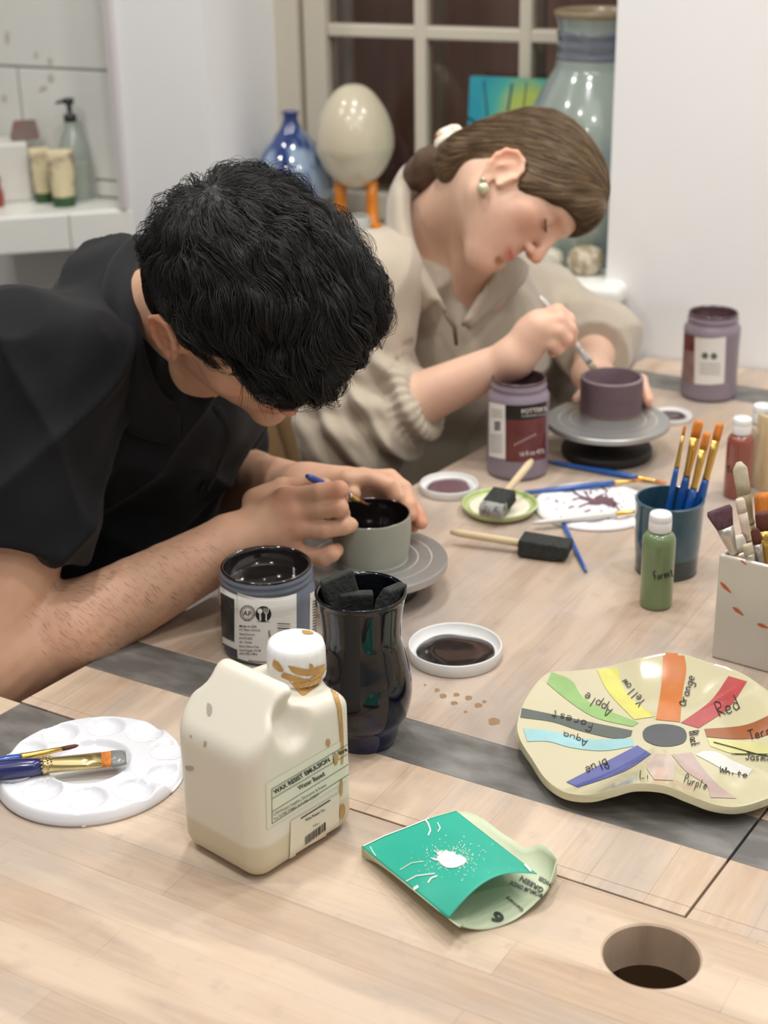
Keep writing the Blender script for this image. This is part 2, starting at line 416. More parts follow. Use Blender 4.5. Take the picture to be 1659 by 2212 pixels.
for s0, s1 in ((0, t143-.002), (t143+.002, .995)):
    bevel(npmesh('edge_tile', *fbox(s0, s1, ZL-.066, ZL-.002, 0, .006), tilem, led, smooth=False), .002)
for s0, s1 in ((0, .5), (.503, t143+.2), (t143+.203, .99)):
    P = [L0+e*s0, L0+e*s1]; q = [P[0], P[1], WP(wa(P[1])+.0, -TO+.009, 0), WP(wa(P[0]), -TO+.009, 0)]
    bevel(npmesh('top_tile', *ledge(q, ZL-.004, ZL), tilem, led, smooth=False), .0015)
# ---- the lights of the room (ceiling spots, added wall lights, one broad rectangular light)
def light(x, y, z, size, power, col=(1, .975, .945), shape='DISK', aim=None, sy=None):
    l = bpy.data.lights.new('spot_or_fill_light', 'AREA'); l.shape = shape; l.size = size; l.energy = power; l.color = col
    if sy: l.size_y = sy
    o = bpy.data.objects.new('spot_or_fill_light', l); COL.objects.link(o); o.location = (x, y, z)
    if aim is not None: o.rotation_euler = (Vector(aim)-Vector((x, y, z))).to_track_quat('-Z', 'Y').to_euler()
    return o
LP = 5.6
for x, y, p in ((-.75, 1.0, 1), (-.1, 1.55, 1.1), (.75, 1.1, 1), (.1, .35, .8), (1.1, 1.9, .9), (-1.3, 1.9, 1.), (-.6, -.4, .8), (.9, -.3, .8), (.95, 1.75, .9), (-.9, 2.25, .7), (.05, 2.0, .8)):  # the last few, near the back wall, are added to brighten the walls
    light(x, y, ZC-.02, .11, LP*p)
light(.2, .6, ZC-.03, 1.8, 9, (1, .98, .96), 'RECTANGLE', None, 1.4)
w = bpy.data.worlds.new('w'); SC.world = w; w.use_nodes = True; w.node_tree.nodes['Background'].inputs[0].default_value = (.02, .025, .04, 1); w.node_tree.nodes['Background'].inputs[1].default_value = .3
_fill = light(*(WP(.3, -.75, 2.4)), .5, 5, (1, .86, .72), 'DISK', tuple(WP(.4, -1.3, 1.2)))   # added fill light, out of view, brightens the wall outside the window
_fill.name = 'outside_fill'
# ================================================================= TABLES
TA, TB = gp(45, 1515), gp(1478, 1978); tv = nrm(TB-TA); TV = tv*np.array([1, 1, 0]); TV = nrm(TV)
TU = nrm((gp(1050, 962)-TA)*np.array([1, 1, 0])); TS = nrm((gp(1655, 1745)-TB)*np.array([1, 1, 0]))
tang = math.atan2(TV[1], TV[0])
def wood(name, rot, cols, rowh=.042, bw=.42, dust=.5):
    if name in MATS: return MATS[name]
    m = bpy.data.materials.new(name); m.use_nodes = True; nt = m.node_tree; N = nt.nodes; L = nt.links; b = N['Principled BSDF']; MATS[name] = m
    tc = N.new('ShaderNodeTexCoord'); mp = N.new('ShaderNodeMapping'); mp.inputs['Rotation'].default_value = (0, 0, rot); L.new(tc.outputs['Object'], mp.inputs[0])
    br = N.new('ShaderNodeTexBrick'); br.inputs['Scale'].default_value = 1; br.inputs['Brick Width'].default_value = bw; br.inputs['Row Height'].default_value = rowh
    br.inputs['Mortar Size'].default_value = .0004; br.inputs['Mortar Smooth'].default_value = .3; br.offset = .37; br.inputs['Color1'].default_value = (*s2l(cols[0]), 1); br.inputs['Color2'].default_value = (*s2l(cols[1]), 1); br.inputs['Mortar'].default_value = (*s2l([c*.86 for c in cols[0]]), 1)
    L.new(mp.outputs[0], br.inputs['Vector'])
    def noise_(sc, st, det=5, rough=.55):
        m2 = N.new('ShaderNodeMapping'); m2.inputs['Scale'].default_value = st; L.new(mp.outputs[0], m2.inputs[0]); n = N.new('ShaderNodeTexNoise'); n.inputs['Scale'].default_value = sc; n.inputs['Detail'].default_value = det; n.inputs['Roughness'].default_value = rough; L.new(m2.outputs[0], n.inputs['Vector']); return n.outputs['Fac']
    def ramp(f, a, c, p0=.35, p1=.65):
        r = N.new('ShaderNodeValToRGB'); r.color_ramp.elements[0].position = p0; r.color_ramp.elements[1].position = p1; r.color_ramp.elements[0].color = a; r.color_ramp.elements[1].color = c; L.new(f, r.inputs[0]); return r.outputs[0]
    def mix(a, c, f, mode='MIX'):
        x = N.new('ShaderNodeMix'); x.data_type = 'RGBA'; x.blend_type = mode
        if hasattr(f, 'links'): L.new(f, x.inputs[0])
        else: x.inputs[0].default_value = f
        for s, i in ((a, 6), (c, 7)):
            if hasattr(s, 'links'): L.new(s, x.inputs[i])
            else: x.inputs[i].default_value = s
        return x.outputs[2]
    g = (1, 1, 1, 1)
    c = br.outputs['Color']
    grain = noise_(14, (1, 16, 1)); c = mix(c, ramp(grain, (.86, .83, .80, 1), (1.08, 1.06, 1.05, 1)), .8, 'MULTIPLY')
    warm = noise_(5, (.9, 3, 1)); c = mix(c, (*s2l(cols[2]), 1), ramp(warm, (0, 0, 0, 1), (.6, .6, .6, 1), .5, .72))
    du = noise_(4.5, (1, 1.3, 1), 6, .6); c = mix(c, (*s2l(cols[3]), 1), ramp(du, (0, 0, 0, 1), (dust, dust, dust, 1), .42, .68))
    pt_ = noise_(2.6, (1, 3.2, 1), 3, .5); c = mix(c, (*s2l([v*.86 for v in cols[3]]), 1), ramp(pt_, (0, 0, 0, 1), (.55, .55, .55, 1), .50, .58))
    pt2 = noise_(3.4, (.8, 4, 1), 2, .5); c = mix(c, (*s2l([min(255, v*1.08) for v in cols[1]]), 1), ramp(pt2, (.5, .5, .5, 1), (0, 0, 0, 1), .40, .46))
    fine = noise_(55, (1, 1, 1), 4); c = mix(c, (*s2l([v*.8 for v in cols[3]]), 1), ramp(fine, (0, 0, 0, 1), (.35, .35, .35, 1), .58, .75))
    L.new(c, b.inputs['Base Color']); b.inputs['Roughness'].default_value = .42
    L.new(ramp(du, (.35, .35, .35, 1), (.6, .6, .6, 1)), b.inputs['Roughness'])
    bp = N.new('ShaderNodeBump'); bp.inputs['Strength'].default_value = .12; bp.inputs['Distance'].default_value = .001; L.new(grain, bp.inputs['Height']); L.new(bp.outputs[0], b.inputs['Normal'])
    return m
wc = ((184, 160, 136), (202, 182, 160), (174, 138, 106), (194, 181, 169))
wood_near = wood('beech_near', 0, wc, dust=.35)
wood_mid = wood('beech_mid', math.pi/2, ((176, 156, 137), (186, 168, 150), (170, 143, 115), (184, 172, 162)), dust=.8)
wood_end = wood('beech_end', math.pi/2, wc, rowh=.05, bw=.4, dust=.4)
slate = M('slate_band', (96, 94, 90), .38, col2=(138, 136, 132), scale=16, bump=.25, bscale=60, stretch=(1, 2.2, 1), thr=(.42, .72), detail=8)
TH = .038
def tpart(name, poly, z0, z1, mat, root, bev=.002, hole=None):
    """slab in table coordinates; poly in world xy, counter-clockwise or not"""
    c, s = math.cos(-tang), math.sin(-tang); rx, ry, rz = root.location
    lp = [((p[0]-rx)*c-(p[1]-ry)*s, (p[0]-rx)*s+(p[1]-ry)*c) for p in poly]
    ar = sum(lp[i][0]*lp[(i+1) % len(lp)][1]-lp[(i+1) % len(lp)][0]*lp[i][1] for i in range(len(lp)))
    if ar < 0: lp = lp[::-1]
    if hole is None:
        V, F = prism(lp, z0-rz, z1-rz)
    else:
        hx = ((hole[0]-rx)*c-(hole[1]-ry)*s, (hole[0]-rx)*s+(hole[1]-ry)*c); n = 96; V = []; F = []
        # ring to square-ish outer polygon by ray casting from the hole centre
        def outer(a):
            d = (math.cos(a), math.sin(a)); best = None
            for i in range(len(lp)):
                p, q = lp[i], lp[(i+1) % len(lp)]; ex, ey = q[0]-p[0], q[1]-p[1]; den = d[0]*ey-d[1]*ex
                if abs(den) < 1e-9: continue
                t = ((p[0]-hx[0])*ey-(p[1]-hx[1])*ex)/den; u = ((p[0]-hx[0])*d[1]-(p[1]-hx[1])*d[0])/den
                if t > 0 and -1e-6 <= u <= 1+1e-6 and (best is None or t < best): best = t
            return (hx[0]+d[0]*best, hx[1]+d[1]*best)
        angs = sorted([2*math.pi*i/n for i in range(n)]+[math.atan2(p[1]-hx[1], p[0]-hx[0]) % (2*math.pi) for p in lp])
        m = len(angs)
        for a in angs: q = outer(a); h = (hx[0]+hole[2]*math.cos(a), hx[1]+hole[2]*math.sin(a)); h2 = (hx[0]+(hole[2]+.0015)*math.cos(a), hx[1]+(hole[2]+.0015)*math.sin(a)); V += [(q[0], q[1], z1-rz), (h2[0], h2[1], z1-rz), (h[0], h[1], z1-rz-.0015), (h[0], h[1], z0-rz), (q[0], q[1], z0-rz)]
        for i in range(m):
            a, b = i*5, ((i+1) % m)*5
            for k in range(5): F.append((a+k, b+k, b+(k+1) % 5, a+(k+1) % 5))
    o = npmesh(name, V, F, mat, root, smooth=False, local=True)
    if bev and hole is None: bevel(o, bev)
    return o
def leg(root, x, y, h=TZ-TH):
    p = np.array([x, y]); return npmesh('leg', *boxm(x, y, h/2, .06, .06, h), M('leg_wood', (150, 118, 86), .5, var=.15, scale=8), root, smooth=False)
G = .0015
# middle table: far slab between the people and the wall
TD = TA+TU*1.27; Tw = (WP(0, 0, 0)); 
def meet(P, d):   # where P+t d meets the wall plane (minus 4 mm)
    t = ((W0+WN*.004-P)@WN)/(d@WN); return P+d*t
TC_, TD_ = meet(TB, TS), meet(TA, TU)
def along(t): return TA+TU*t, TB+TS*t          # line parallel to the near edge, t metres in
mid = thing('work_table', 'pale wooden work table carrying the jars and wheels, with grey bands', 'table', (*((TA+TB)/2)[:2], 0), tang)
ga, gb = gp(200, 1420), gp(1570, 1848); ta = (ga-TA)@TU; tb_ = (gb-TB)@TS
ga2, gb2 = gp(300, 1365), gp(1130, 1592)
t0, t1 = .085, .152
far0 = (meet(TA, TU)-TA)@TU-.14; far1 = far0+.07
def seg(name, a, b, mat):
    p, q = along(a); r, s = along(b); return tpart(name, [p+TU*0, q, s, r], TZ-TH, TZ, mat, mid, .0006)
seg('end_strip', 0, .012, wood_end); seg('tabletop', .0123, t0, wood_end); seg('grey_band', t0+.0002, t1, slate); seg('tabletop', t1+.0002, far0, wood_mid)
seg('grey_band', far0+.0002, far1, slate)
p, q = along(far1+.0002); tpart('tabletop', [p, q, TC_, TD_], TZ-TH, TZ, wood_end, mid, .0006)
for a, b in ((.08, .06), (.08, -.06), (1.0, .06), (1.0, -.06)):
    P = (TA if b > 0 else TB)+TU*a+TV*b; leg(mid, P[0], P[1])
# right-hand table
rt = thing('work_table', 'second pale work table right of the seam under the palette dish', 'table', (*(TB+TV*.3)[:2], 0), tang)
RB = TB+TV*.0022; RE = RB+TV*.62
def rseg(name, a, b, mat): return tpart(name, [RB+TS*a, RE+TS*a, RE+TS*b, RB+TS*b], TZ-TH, TZ, mat, rt, .0006)
rseg('end_strip', -.002, .012, wood_end); rseg('tabletop', .0122, t0, wood_end); rseg('grey_band', t0+.0002, t1, slate); rseg('tabletop', t1+.0002, 1.0, wood_mid)
for a, b in ((.08, .06), (.08, .56), (.9, .06), (.9, .56)):
    P = RB+TS*a+TV*b; leg(rt, P[0], P[1])
# near table
NA = TA-TU*.0025-TV*.26; NB_ = TB-TU*.0025+TV*.75
near = thing('work_table', 'near wooden work table in the foreground with a round hole', 'table', (*((TA+TB)/2-TU*.3)[:2], 0), tang)
hp = gp(1407, 2063); hr = w2m(209, hp)/2
gl0, gl1 = (gp(40, 1536)-TA)@TV, (gp(170, 1560)-TA)@TV
gA = NA; wcut = .10
P1 = TA-TU*.0025-TV*.012-TU*.0; P2 = TA-TU*.0025+TV*.10
tpart('tabletop', [NA-TU*.15, NB_, NB_-TU*.75, NA-TU*.75], TZ-TH, TZ, wood_near, near, hole=(hp[0], hp[1], hr))if False else None
S1 = TA-TU*.0025+TV*.085           # right end of the grey cross band
S2 = S1-TV*.082
D = .80
tpart('tabletop', [S1, NB_, NB_-TU*D, S1-TU*D], TZ-TH, TZ, wood_near, near, hole=(hp[0], hp[1], hr))
tpart('grey_band', [S2, S1-TV*.0003, S1-TV*.0003-TU*D, S2-TU*D], TZ-TH, TZ, slate, near, .0006)
tpart('tabletop', [S2-TV*.085, S2-TV*.0003, S2-TV*.0003-TU*D, S2-TV*.085-TU*D], TZ-TH, TZ, wood_end, near, .0006)
for a, b in ((.08, .0), (.08, 1.2), (.7, .0), (.7, 1.2)):
    P = S2-TU*a+TV*b; leg(near, P[0], P[1])
# ================================================================= THINGS ON THE TABLE
def base(cx, yb, wpx):
    """table point whose disc of pixel width wpx has its front edge at row yb"""
    y = yb
    for _ in range(8):
        P = gp(cx, y); el = math.asin(min(1, (CAM[2]-TZ)/np.linalg.norm(P-CAM))); y = yb-wpx/2*math.sin(el)*1.02
    return gp(cx, y)
def lobj(name, prof, mat, parent, seg=64, n=5, sm=True, sx=1, sy=1):
    V, F = lathe(smooth_prof(prof, n) if sm else prof, seg, sx=sx, sy=sy); return npmesh(name, V, F, mat, parent, local=True)
def place(o, P): o.location = Vector(P)
ink = M('black_ink', (22, 22, 24), .5); paper = M('label_white', (226, 224, 218), .45); paperc = M('label_cream', (224, 218, 202), .4)
def addparts(name, VF, mat, parent, smooth=False):
    V, F = VF
    if not F: return None
    return npmesh(name, V, F, mat, parent, smooth=smooth)
# ---- glaze jars ------------------------------------------------------------
def jar(label, cx, yb, wb, rowrim, wr, bodycol, glaze, group=None, fill=.03, shoulder=True, thread=2, neck=.16, crease=True):
    P = base(cx, yb, wb); o = thing('glaze_jar', label, 'jar', P, 0, group)
    H = z_at(P, rowrim); R = w2m(wb, P)/2; rr = w2m(wr, P+np.array([0, 0, H]))/2; bpy.context.view_layer.update()
    zn = H*(1-neck)
    prof = [(0, .001), (R*.86, 0), (R*.97, .002), (R, .007), (R, H*.06), (R*.985, H*.3), (R*.985, H*.62), (R, zn-.012), (R*.995, zn-.006), (rr*1.03, zn), (rr*.99, zn+.003)]
    z = zn+.004
    for k in range(thread): prof += [(rr, z), (rr*1.035, z+.002), (rr*1.035, z+.0035), (rr, z+.0055)]; z += .0065
    prof += [(rr, z+.001), (rr, H-.001), (rr*.985, H), (rr*.95, H), (rr*.935, H-.002), (rr*.93, H*.55), (rr*.93, .02), (0, .02)]
    body = npmesh('body', *lathe(prof, 72), bodycol, o, local=True)
    npmesh('glaze_rim', *lathe([(rr*.997, H-.004), (rr*1.004, H-.001), (rr*.985, H+.0006), (rr*.95, H+.0006), (rr*.925, H-.003), (rr*.922, H*.5), (rr*.90, H-fill-.002)], 72), glaze, o, local=True)
    n = 24; V = [(0, 0, H-fill)]; F = []
    npmesh('glaze_surface', *lathe([(0, H-fill), (rr*.5, H-fill-.0004), (rr*.85, H-fill), (rr*.921, H-fill+.002)], 72), glaze, o, local=True)
    return o, body, P, H, R
blackg = M('glaze_black', (34, 30, 30), .12, coat=.6, bump=.1, bscale=60, var=.15, scale=30)
purpg = M('glaze_plum', (74, 52, 58), .25, coat=.3, bump=.1, bscale=60, var=.15, scale=30)
jb = M('jar_greyblue', (104, 112, 126), .32, var=.05, scale=20)
jp = M('jar_mauve', (136, 124, 136), .32, var=.05, scale=20)
o, body, P, H, R = jar('wide grey-blue open jar of black glaze in front of the man\'s forearm', 583, 1441, 205, 1219, 196, jb, blackg, fill=.022, thread=2, neck=.2)
b = bvh_of(body)
def arc(x0, x1, y, dip, n=10): return [(x0+(x1-x0)*i/n, y+dip*(1-((2*(x0+(x1-x0)*i/n)-(478+682))/(682-478))**2)) for i in range(n+1)]
blab = addparts('label', strip(b, arc(475, 512, 1268, 30), arc(478, 514, 1404, 30), .0003, 10, 14), paper, o)
addparts('dark_panel', strip(b, arc(477, 507, 1280, 30), arc(480, 507, 1372, 30), .0006, 10, 12), M('panel_dark', (42, 44, 44), .35, col2=(74, 78, 76), scale=60, thr=(.55, .7)), blab)
addparts('dark_band', strip(b, arc(478, 513, 1386, 30), arc(480, 514, 1404, 30), .0006, 10, 3), M('panel_grey', (66, 68, 72), .35), blab)
wl_ = addparts('label', strip(b, arc(513, 640, 1262, 30), arc(513, 640, 1404, 30), .0004, 24, 20), paper, o)
T = [textpx(b, s, (518+dx, y+dx*.04), (518+w, y+w*.04), 5, bold=.01*(i == 0)) for i, (s, dx, y, w) in enumerate([('Made in USA', 0, 1354, 37), ('P.O. Milford, OH 45150', 0, 1362, 44), ('MaycoColors.com', 0, 1371, 33), ('614-675-2020', 0, 1380, 27), ('UK - Potclays', 0, 1388.5, 27), ('Etruria, Stoke-on-Trent', 0, 1397.5, 42), ('United Kingdom, ST4 7BP', 0, 1406, 46), ('(44) 01782-219816', 0, 1413.5, 38)])]
T.append(textpx(b, 'LOT# 2424093', (588, 1408), (584, 1361), 5, updir=(-1, 0), bold=.01))
T.append(textpx(b, 'AP', (525, 1329), (543, 1331), 12, bold=.0)); T.append(textpx(b, 'Dinnerware Safe', (556, 1343), (583, 1344), 2.6)); T.append(textpx(b, 'NONTOXIC', (528, 1341), (541, 1342), 2.4))
def ring(cx, cy, r, w): return inkline(b, [(cx+r*math.cos(t/12*math.pi), cy+r*1.02*math.sin(t/12*math.pi)) for t in range(25)], w)
T.append(ring(535, 1324, 15.5, 1.6)); T.append(ring(535, 1324, 11.8, .9))
for k in range(18):
    a = k/18*2*math.pi; T.append(inkline(b, [(535+12.6*math.cos(a), 1324+12.6*math.sin(a)), (535+14.6*math.cos(a), 1324+14.6*math.sin(a))], 1.0, step=1))
for k, wv in enumerate((1.6, .8, 2.2, .8, 1.4, .8, 2.4, 1.2, .8, 2)): T.append(inkline(b, [(599, 1346+k*5.1), (626, 1347.5+k*5.1)], wv, .0008))
addparts('lettering', join([t for t in T if t[1]]), ink, wl_)
def disc(b, cx, cy, r, off, n=28):
    V = [cast(b, cx, cy, off)]+[cast(b, cx+r*math.cos(2*math.pi*k/n), cy+r*math.sin(2*math.pi*k/n), off) for k in range(n)]
    if any(v is None for v in V): return [], []
    return V, [(0, 1+k, 1+(k+1) % n) for k in range(n)]
addparts('emblem_disc', disc(b, 569, 1326, 17, .0007), ink, wl_)
Fk = [disc(b, 562, 1319, 5.4, .0010), inkline(b, [(562, 1322), (563, 1340)], 3.4, .0010), inkline(b, [(575, 1325), (575, 1340)], 3.0, .0010), inkline(b, [(570.5, 1313), (571, 1322), (575, 1326), (579, 1322), (579.5, 1313)], 1.5, .0010), inkline(b, [(575, 1313), (575, 1325)], 1.5, .0010)]
addparts('spoon_and_fork', join([f for f in Fk if f[1]]), paper, wl_)
wr_ = addparts('label', strip(b, [(669, 1282), (680, 1276)], [(668, 1404), (680, 1396)], .0004, 6, 20), paper, o)
addparts('barcode', join([inkline(b, [(674, 1300+k*6), (680, 1297+k*6)], 2.4, .0009) for k in range(14)]), ink, wr_)
# purple jars
o, body, P, H, R = jar('open mauve jar of plum glaze with dark red label, nearest of the two mauve jars', 1117, 1042, 132, 815, 118, jp, purpg, 'mauve glaze jars', fill=.03, thread=1, neck=.12)
b = bvh_of(body)
def arc2(x0, x1, y, dip=10, c=1117, h=66, n=8): return [(x0+(x1-x0)*i/n, y+dip*(1-((x0+(x1-x0)*i/n-c)/h)**2)) for i in range(n+1)]
lw = addparts('label', strip(b, arc2(1057, 1092, 866), arc2(1057, 1092, 983), .0004, 8, 14), paper, o)
lr = addparts('label', strip(b, arc2(1092, 1180, 866), arc2(1092, 1178, 988), .0004, 16, 14), M('label_darkred', (92, 38, 40), .3, col2=(112, 56, 56), scale=40), o)
lk = addparts('label_header', strip(b, arc2(1092, 1180, 866), arc2(1092, 1179, 897), .0007, 16, 5), M('label_black', (30, 26, 28), .3), lr)
addparts('lettering', join([textpx(b, "POTTER'S", (1127, 893), (1180, 887), 9, .0011, .02), textpx(b, 'STONEWARE GLAZE', (1127, 901), (1178, 896), 4, .0011), textpx(b, '16 fl oz 473', (1124, 985), (1174, 978), 9, .0011, .02)]+[inkline(b, [(1112+6*k, 962-3*k), (1114+6*k, 957-3*k)], 1.5, .0009) for k in range(8)]), M('label_text', (214, 204, 200), .5), lr)
rr_ = random.Random(3)
addparts('lettering', join([inkline(b, [(1069+4.4*i, 912+5*j), (1072.5+4.4*i, 912.4+5*j)], 4, .0008, 1.5) for i in range(3) for j in range(4)]+[inkline(b, [(1060, 938+6*j), (1086, 941+6*j)], 1.0, .0008) for j in range(7)]+[inkline(b, [(1062, 884+5*j), (1086, 887+5*j)], .8, .0008) for j in range(4)]), M('grey_ink', (90, 88, 92), .5), lw)
o, body, P, H, R = jar('mauve glaze jar standing farthest away by the white wall', 1529, 872, 119, 674, 106, jp, purpg, 'mauve glaze jars', fill=.03, thread=1, neck=.12)
b = bvh_of(body)
lw = addparts('label', strip(b, arc2(1501, 1568, 722, 9, 1532, 58), arc2(1500, 1564, 822, 9, 1530, 58), .0004, 10, 10), paper, o)
addparts('label', strip(b, arc2(1478, 1500, 722, 9, 1532, 58), arc2(1477, 1499, 822, 9, 1530, 58), .0004, 6, 10), M('label_brown', (128, 96, 92), .4, col2=(156, 134, 126), scale=30), o)
addparts('label_header', strip(b, arc2(1479, 1501, 718, 9, 1532, 58), arc2(1478, 1500, 752, 9, 1530, 58), .0008, 6, 4), M('label_darkred', (92, 38, 40), .3), o)
addparts('lettering', join([disc(b, 1523, 768, 7, .001), disc(b, 1542, 769, 7, .001)]+[inkline(b, [(1512, 785+7*j), (1556, 787+7*j)], 1.2, .0008) for j in range(4)]), M('grey_green_ink', (92, 104, 96), .5), lw)
# ---- lids ------------------------------------------------------------------
lidw = M('lid_white', (226, 226, 224), .3)
def lid(label, cx, yb, wpx, hm, glaze, group, fillr=.82, seed=1):
    P = base(cx, yb, wpx); o = thing('jar_lid', label, 'lid', P, 0, group); R = w2m(wpx, P)/2
    lobj('rim', [(0, 0), (R*.97, 0), (R, .001), (R, hm-.001), (R*.985, hm), (R*.96, hm-.001), (R*.95, .0035), (R*.86, .0035), (R*.86, .005), (R*.83, .005), (R*.83, .0032), (0, .0032)], lidw, o, sm=False)
    r = np.random.default_rng(seed); ph = r.uniform(0, 6, 5); V = [(0, 0, .0046)]; F = []; n = 72
    def rad(a): return R*fillr*(1+.05*math.sin(2*a+ph[0])+.04*math.sin(3*a+ph[1])+.03*math.sin(5*a+ph[2]))
    for ring_, z in ((.5, .0046), (.9, .0044), (1., .0034)):
        for i in range(n): a = 2*math.pi*i/n; q = min(rad(a), R*.93)*ring_; V.append((q*math.cos(a), q*math.sin(a), z+.002))
    for i in range(n):
        F.append((0, 1+i, 1+(i+1) % n))
        for k in range(2): F.append((1+k*n+i, 1+(k+1)*n+i, 1+(k+1)*n+(i+1) % n, 1+k*n+(i+1) % n))
    npmesh('glaze_puddle', V, F, glaze, o, local=True); return o
lid('white jar lid upturned with black glaze, beside the dark blue vase', 983, 1466, 202, .014, blackg, 'upturned jar lids', .80, 2)
lid('white lid with plum glaze between the bowl and the nearer mauve jar', 970, 1084, 126, .011, M('glaze_plum_wet', (110, 82, 90), .15, coat=.6), 'upturned jar lids', .76, 5)
lid('small plum-stained lid at the far edge of the far banding wheel', 1450, 920, 88, .008, purpg, 'upturned jar lids', .7, 9)
# ---- dark blue vase with foam brushes -------------------------------------
P = base(787, 1634, 148); o = thing('ceramic_vase', 'glossy blue-black waisted vase holding foam brush heads behind the wax bottle', 'vase', P); H = z_at(P, 1276); q = w2m(1, P+np.array([0, 0, H*.6]))
vg = M('vase_glaze', (9, 11, 18), .1, coat=.55, spec=.3, col2=(12, 24, 80), scale=9, thr=(.5, .7), bump=.08, bscale=30)
S = H/ .26
R1 = w2m(200, P+np.array([0, 0, H]))/2
VR = [(0, .002), (60*q, .0), (68*q, .001), (74*q, .006), (82*q, .02), (98*q, H*.20), (107*q, H*.33), (104*q, H*.46), (91*q, H*.62), (85*q, H*.72), (88*q, H*.84), (R1*.96, H*.95), (R1, H*.985), (R1*.985, H), (R1*.93, H*.995), (R1*.9, H*.97), (80*q, H*.84), (77*q, H*.7), (84*q, H*.55), (90*q, H*.35), (60*q, .02), (0, .015)]
vb = lobj('body', VR, vg, o, 96)
foam = M('foam_charcoal', (50, 52, 50), .95, var=.25, scale=160, bump=1.0, bscale=300); stick = M('handle_wood', (206, 186, 150), .5, var=.12, scale=12, stretch=(1, 1, 6))
def foam_head(c, ax, wd, L, W, T, parent, mat=foam):
    """chisel-tipped foam block, centre c, long axis ax, width dir wd"""
    ax = nrm(ax); wd = nrm(wd-ax*(np.array(wd)@ax)); th = np.cross(ax, wd); c = np.array(c); V = []; 
    for s, tk in ((-.5, 1), (.2, 1), (.5, .3)):
        for a, b_ in ((-1, -1), (1, -1), (1, 1), (-1, 1)): V.append(c+ax*L*s+wd*W/2*a+th*T/2*(b_*tk if b_ > 0 else b_*1))
    F = [(0, 3, 2, 1), (8, 9, 10, 11)]+[(i*4+k, i*4+(k+1) % 4, i*4+4+(k+1) % 4, i*4+4+k) for i in range(2) for k in range(4)]
    return bevel(npmesh('foam_head', V, F, mat, parent, smooth=False), .002, 2)
def foam_brush(label, c, ax, wd, L, W, T, hl, group, hr=.0048):
    ax = nrm(ax); b0 = np.array(c)-ax*(L/2); o = thing('foam_brush', label, 'foam brush', b0-ax*hl, 0, group)
    foam_head(c, ax, wd, L, W, T, o)
    n = 8; V, F = tube([b0-ax*(hl-i/n*(hl+.002)) for i in range(n+1)], [hr*(.6 if i == 0 else 1) for i in range(n+1)], 14); npmesh('handle', V, F, stick, o)
    return o
top = P+np.array([0, 0, H])
for lab, px, py, tilt, wdir, dz in (('foam brush head sticking up at the left of the dark vase', 738, 1262, (-.25, .0, 1), (.9, .35, 0), .004), ('foam brush head lying low at the front of the dark vase', 767, 1296, (.05, -.12, 1), (1, .1, 0), -.012), ('foam brush head leaning at the right of the dark vase', 838, 1288, (.22, .1, 1), (.5, .8, 0), -.006)):
    c = gp(px, py, H+dz); foam_brush(lab, c-np.array([0, 0, .012]), tilt, wdir, .045, .030, .014, .10, 'foam brushes in the dark vase', .004)
# ---- banding wheels and their pots ----------------------------------------
alu = M('aluminium', (176, 176, 174), .38, .75, var=.12, scale=9, bump=.05); iron = M('wheel_base_dark', (52, 50, 48), .5, .3)
hz = .040
WC = gp(803, 1203, hz); Rw = w2m(164, WC)
def bwheel(label, C, R, h, thick, br, group):
    o = thing('banding_wheel', label, 'banding wheel', (C[0], C[1], TZ), 0, group)
    pr_ = [(0, h-thick), (R*.96, h-thick), (R, h-thick*.8), (R, h-thick*.15), (R*.985, h), (R*.6, h), (R*.592, h-.0006), (R*.584, h), (R*.84, h)][:5]
    g = [(R*.80, h), (R*.795, h-.0005), (R*.785, h-.0005), (R*.78, h), (R*.62, h), (R*.615, h-.0005), (R*.605, h-.0005), (R*.60, h), (R*.4, h), (0, h)]
    npmesh('head', *lathe(pr_+[(0, h)], 96), alu, o, smooth=False, local=True)
    npmesh('groove_rings', *join([lathe([(R*a, h+.0001), (R*(a+.012), h+.0002)], 96) for a in (.605, .785)]), M('groove_bright', (214, 214, 210), .4, .3), o, local=True)
    npmesh('base', *lathe([(0, 0), (br*.97, 0), (br, .003), (br, .010), (br*.97, .013), (br*.9, .0135), (br*.4, .016), (br*.35, h-thick), (0, h-thick)], 64), iron, o, local=True)
    return o
bwheel('banding wheel carrying the grey-green bowl in front of the man', WC, Rw, hz, .011, Rw*.62, 'metal banding wheels')
# bowl
RB_ = w2m(86, WC)*1.0; zr = None
o = thing('clay_bowl', 'grey-green bowl, black inside, on the nearer banding wheel', 'bowl', WC); Hb = z_at(WC, 1109)-hz
bowlm = M('clay_greygreen', (146, 148, 134), .55, col2=(160, 160, 148), scale=18, bump=.15, bscale=60)
lobj('body', [(0, .001), (RB_*.84, 0), (RB_*.90, .002), (RB_*.96, Hb*.3), (RB_*1.0, Hb*.65), (RB_*.995, Hb*.9), (RB_*.985, Hb), (RB_*.955, Hb+.0002), (RB_*.94, Hb-.002)], bowlm, o, 96)
lobj('inside', [(RB_*.975, Hb+.0006), (RB_*.955, Hb+.0008), (RB_*.935, Hb-.002), (RB_*.945, Hb*.6), (RB_*.90, Hb*.3), (RB_*.8, .007), (0, .006)], M('glaze_black_wet', (30, 24, 24), .1, coat=.8, var=.2, scale=20), o, 96)
FC = gp(1313, 905, .05); Rf = w2m(133, FC)
bwheel('banding wheel carrying the plum mug in front of the woman', FC, Rf, .05, .009, Rf*.74, 'metal banding wheels')
MC = gp(1319, 888, .05); o = thing('clay_mug', 'plum cylinder mug being painted on the far banding wheel', 'mug', MC); Rm = w2m(67, MC); Hm = z_at(MC, 814)-.05
mugm = M('mug_plum', (104, 84, 90), .6, var=.05, scale=20); 
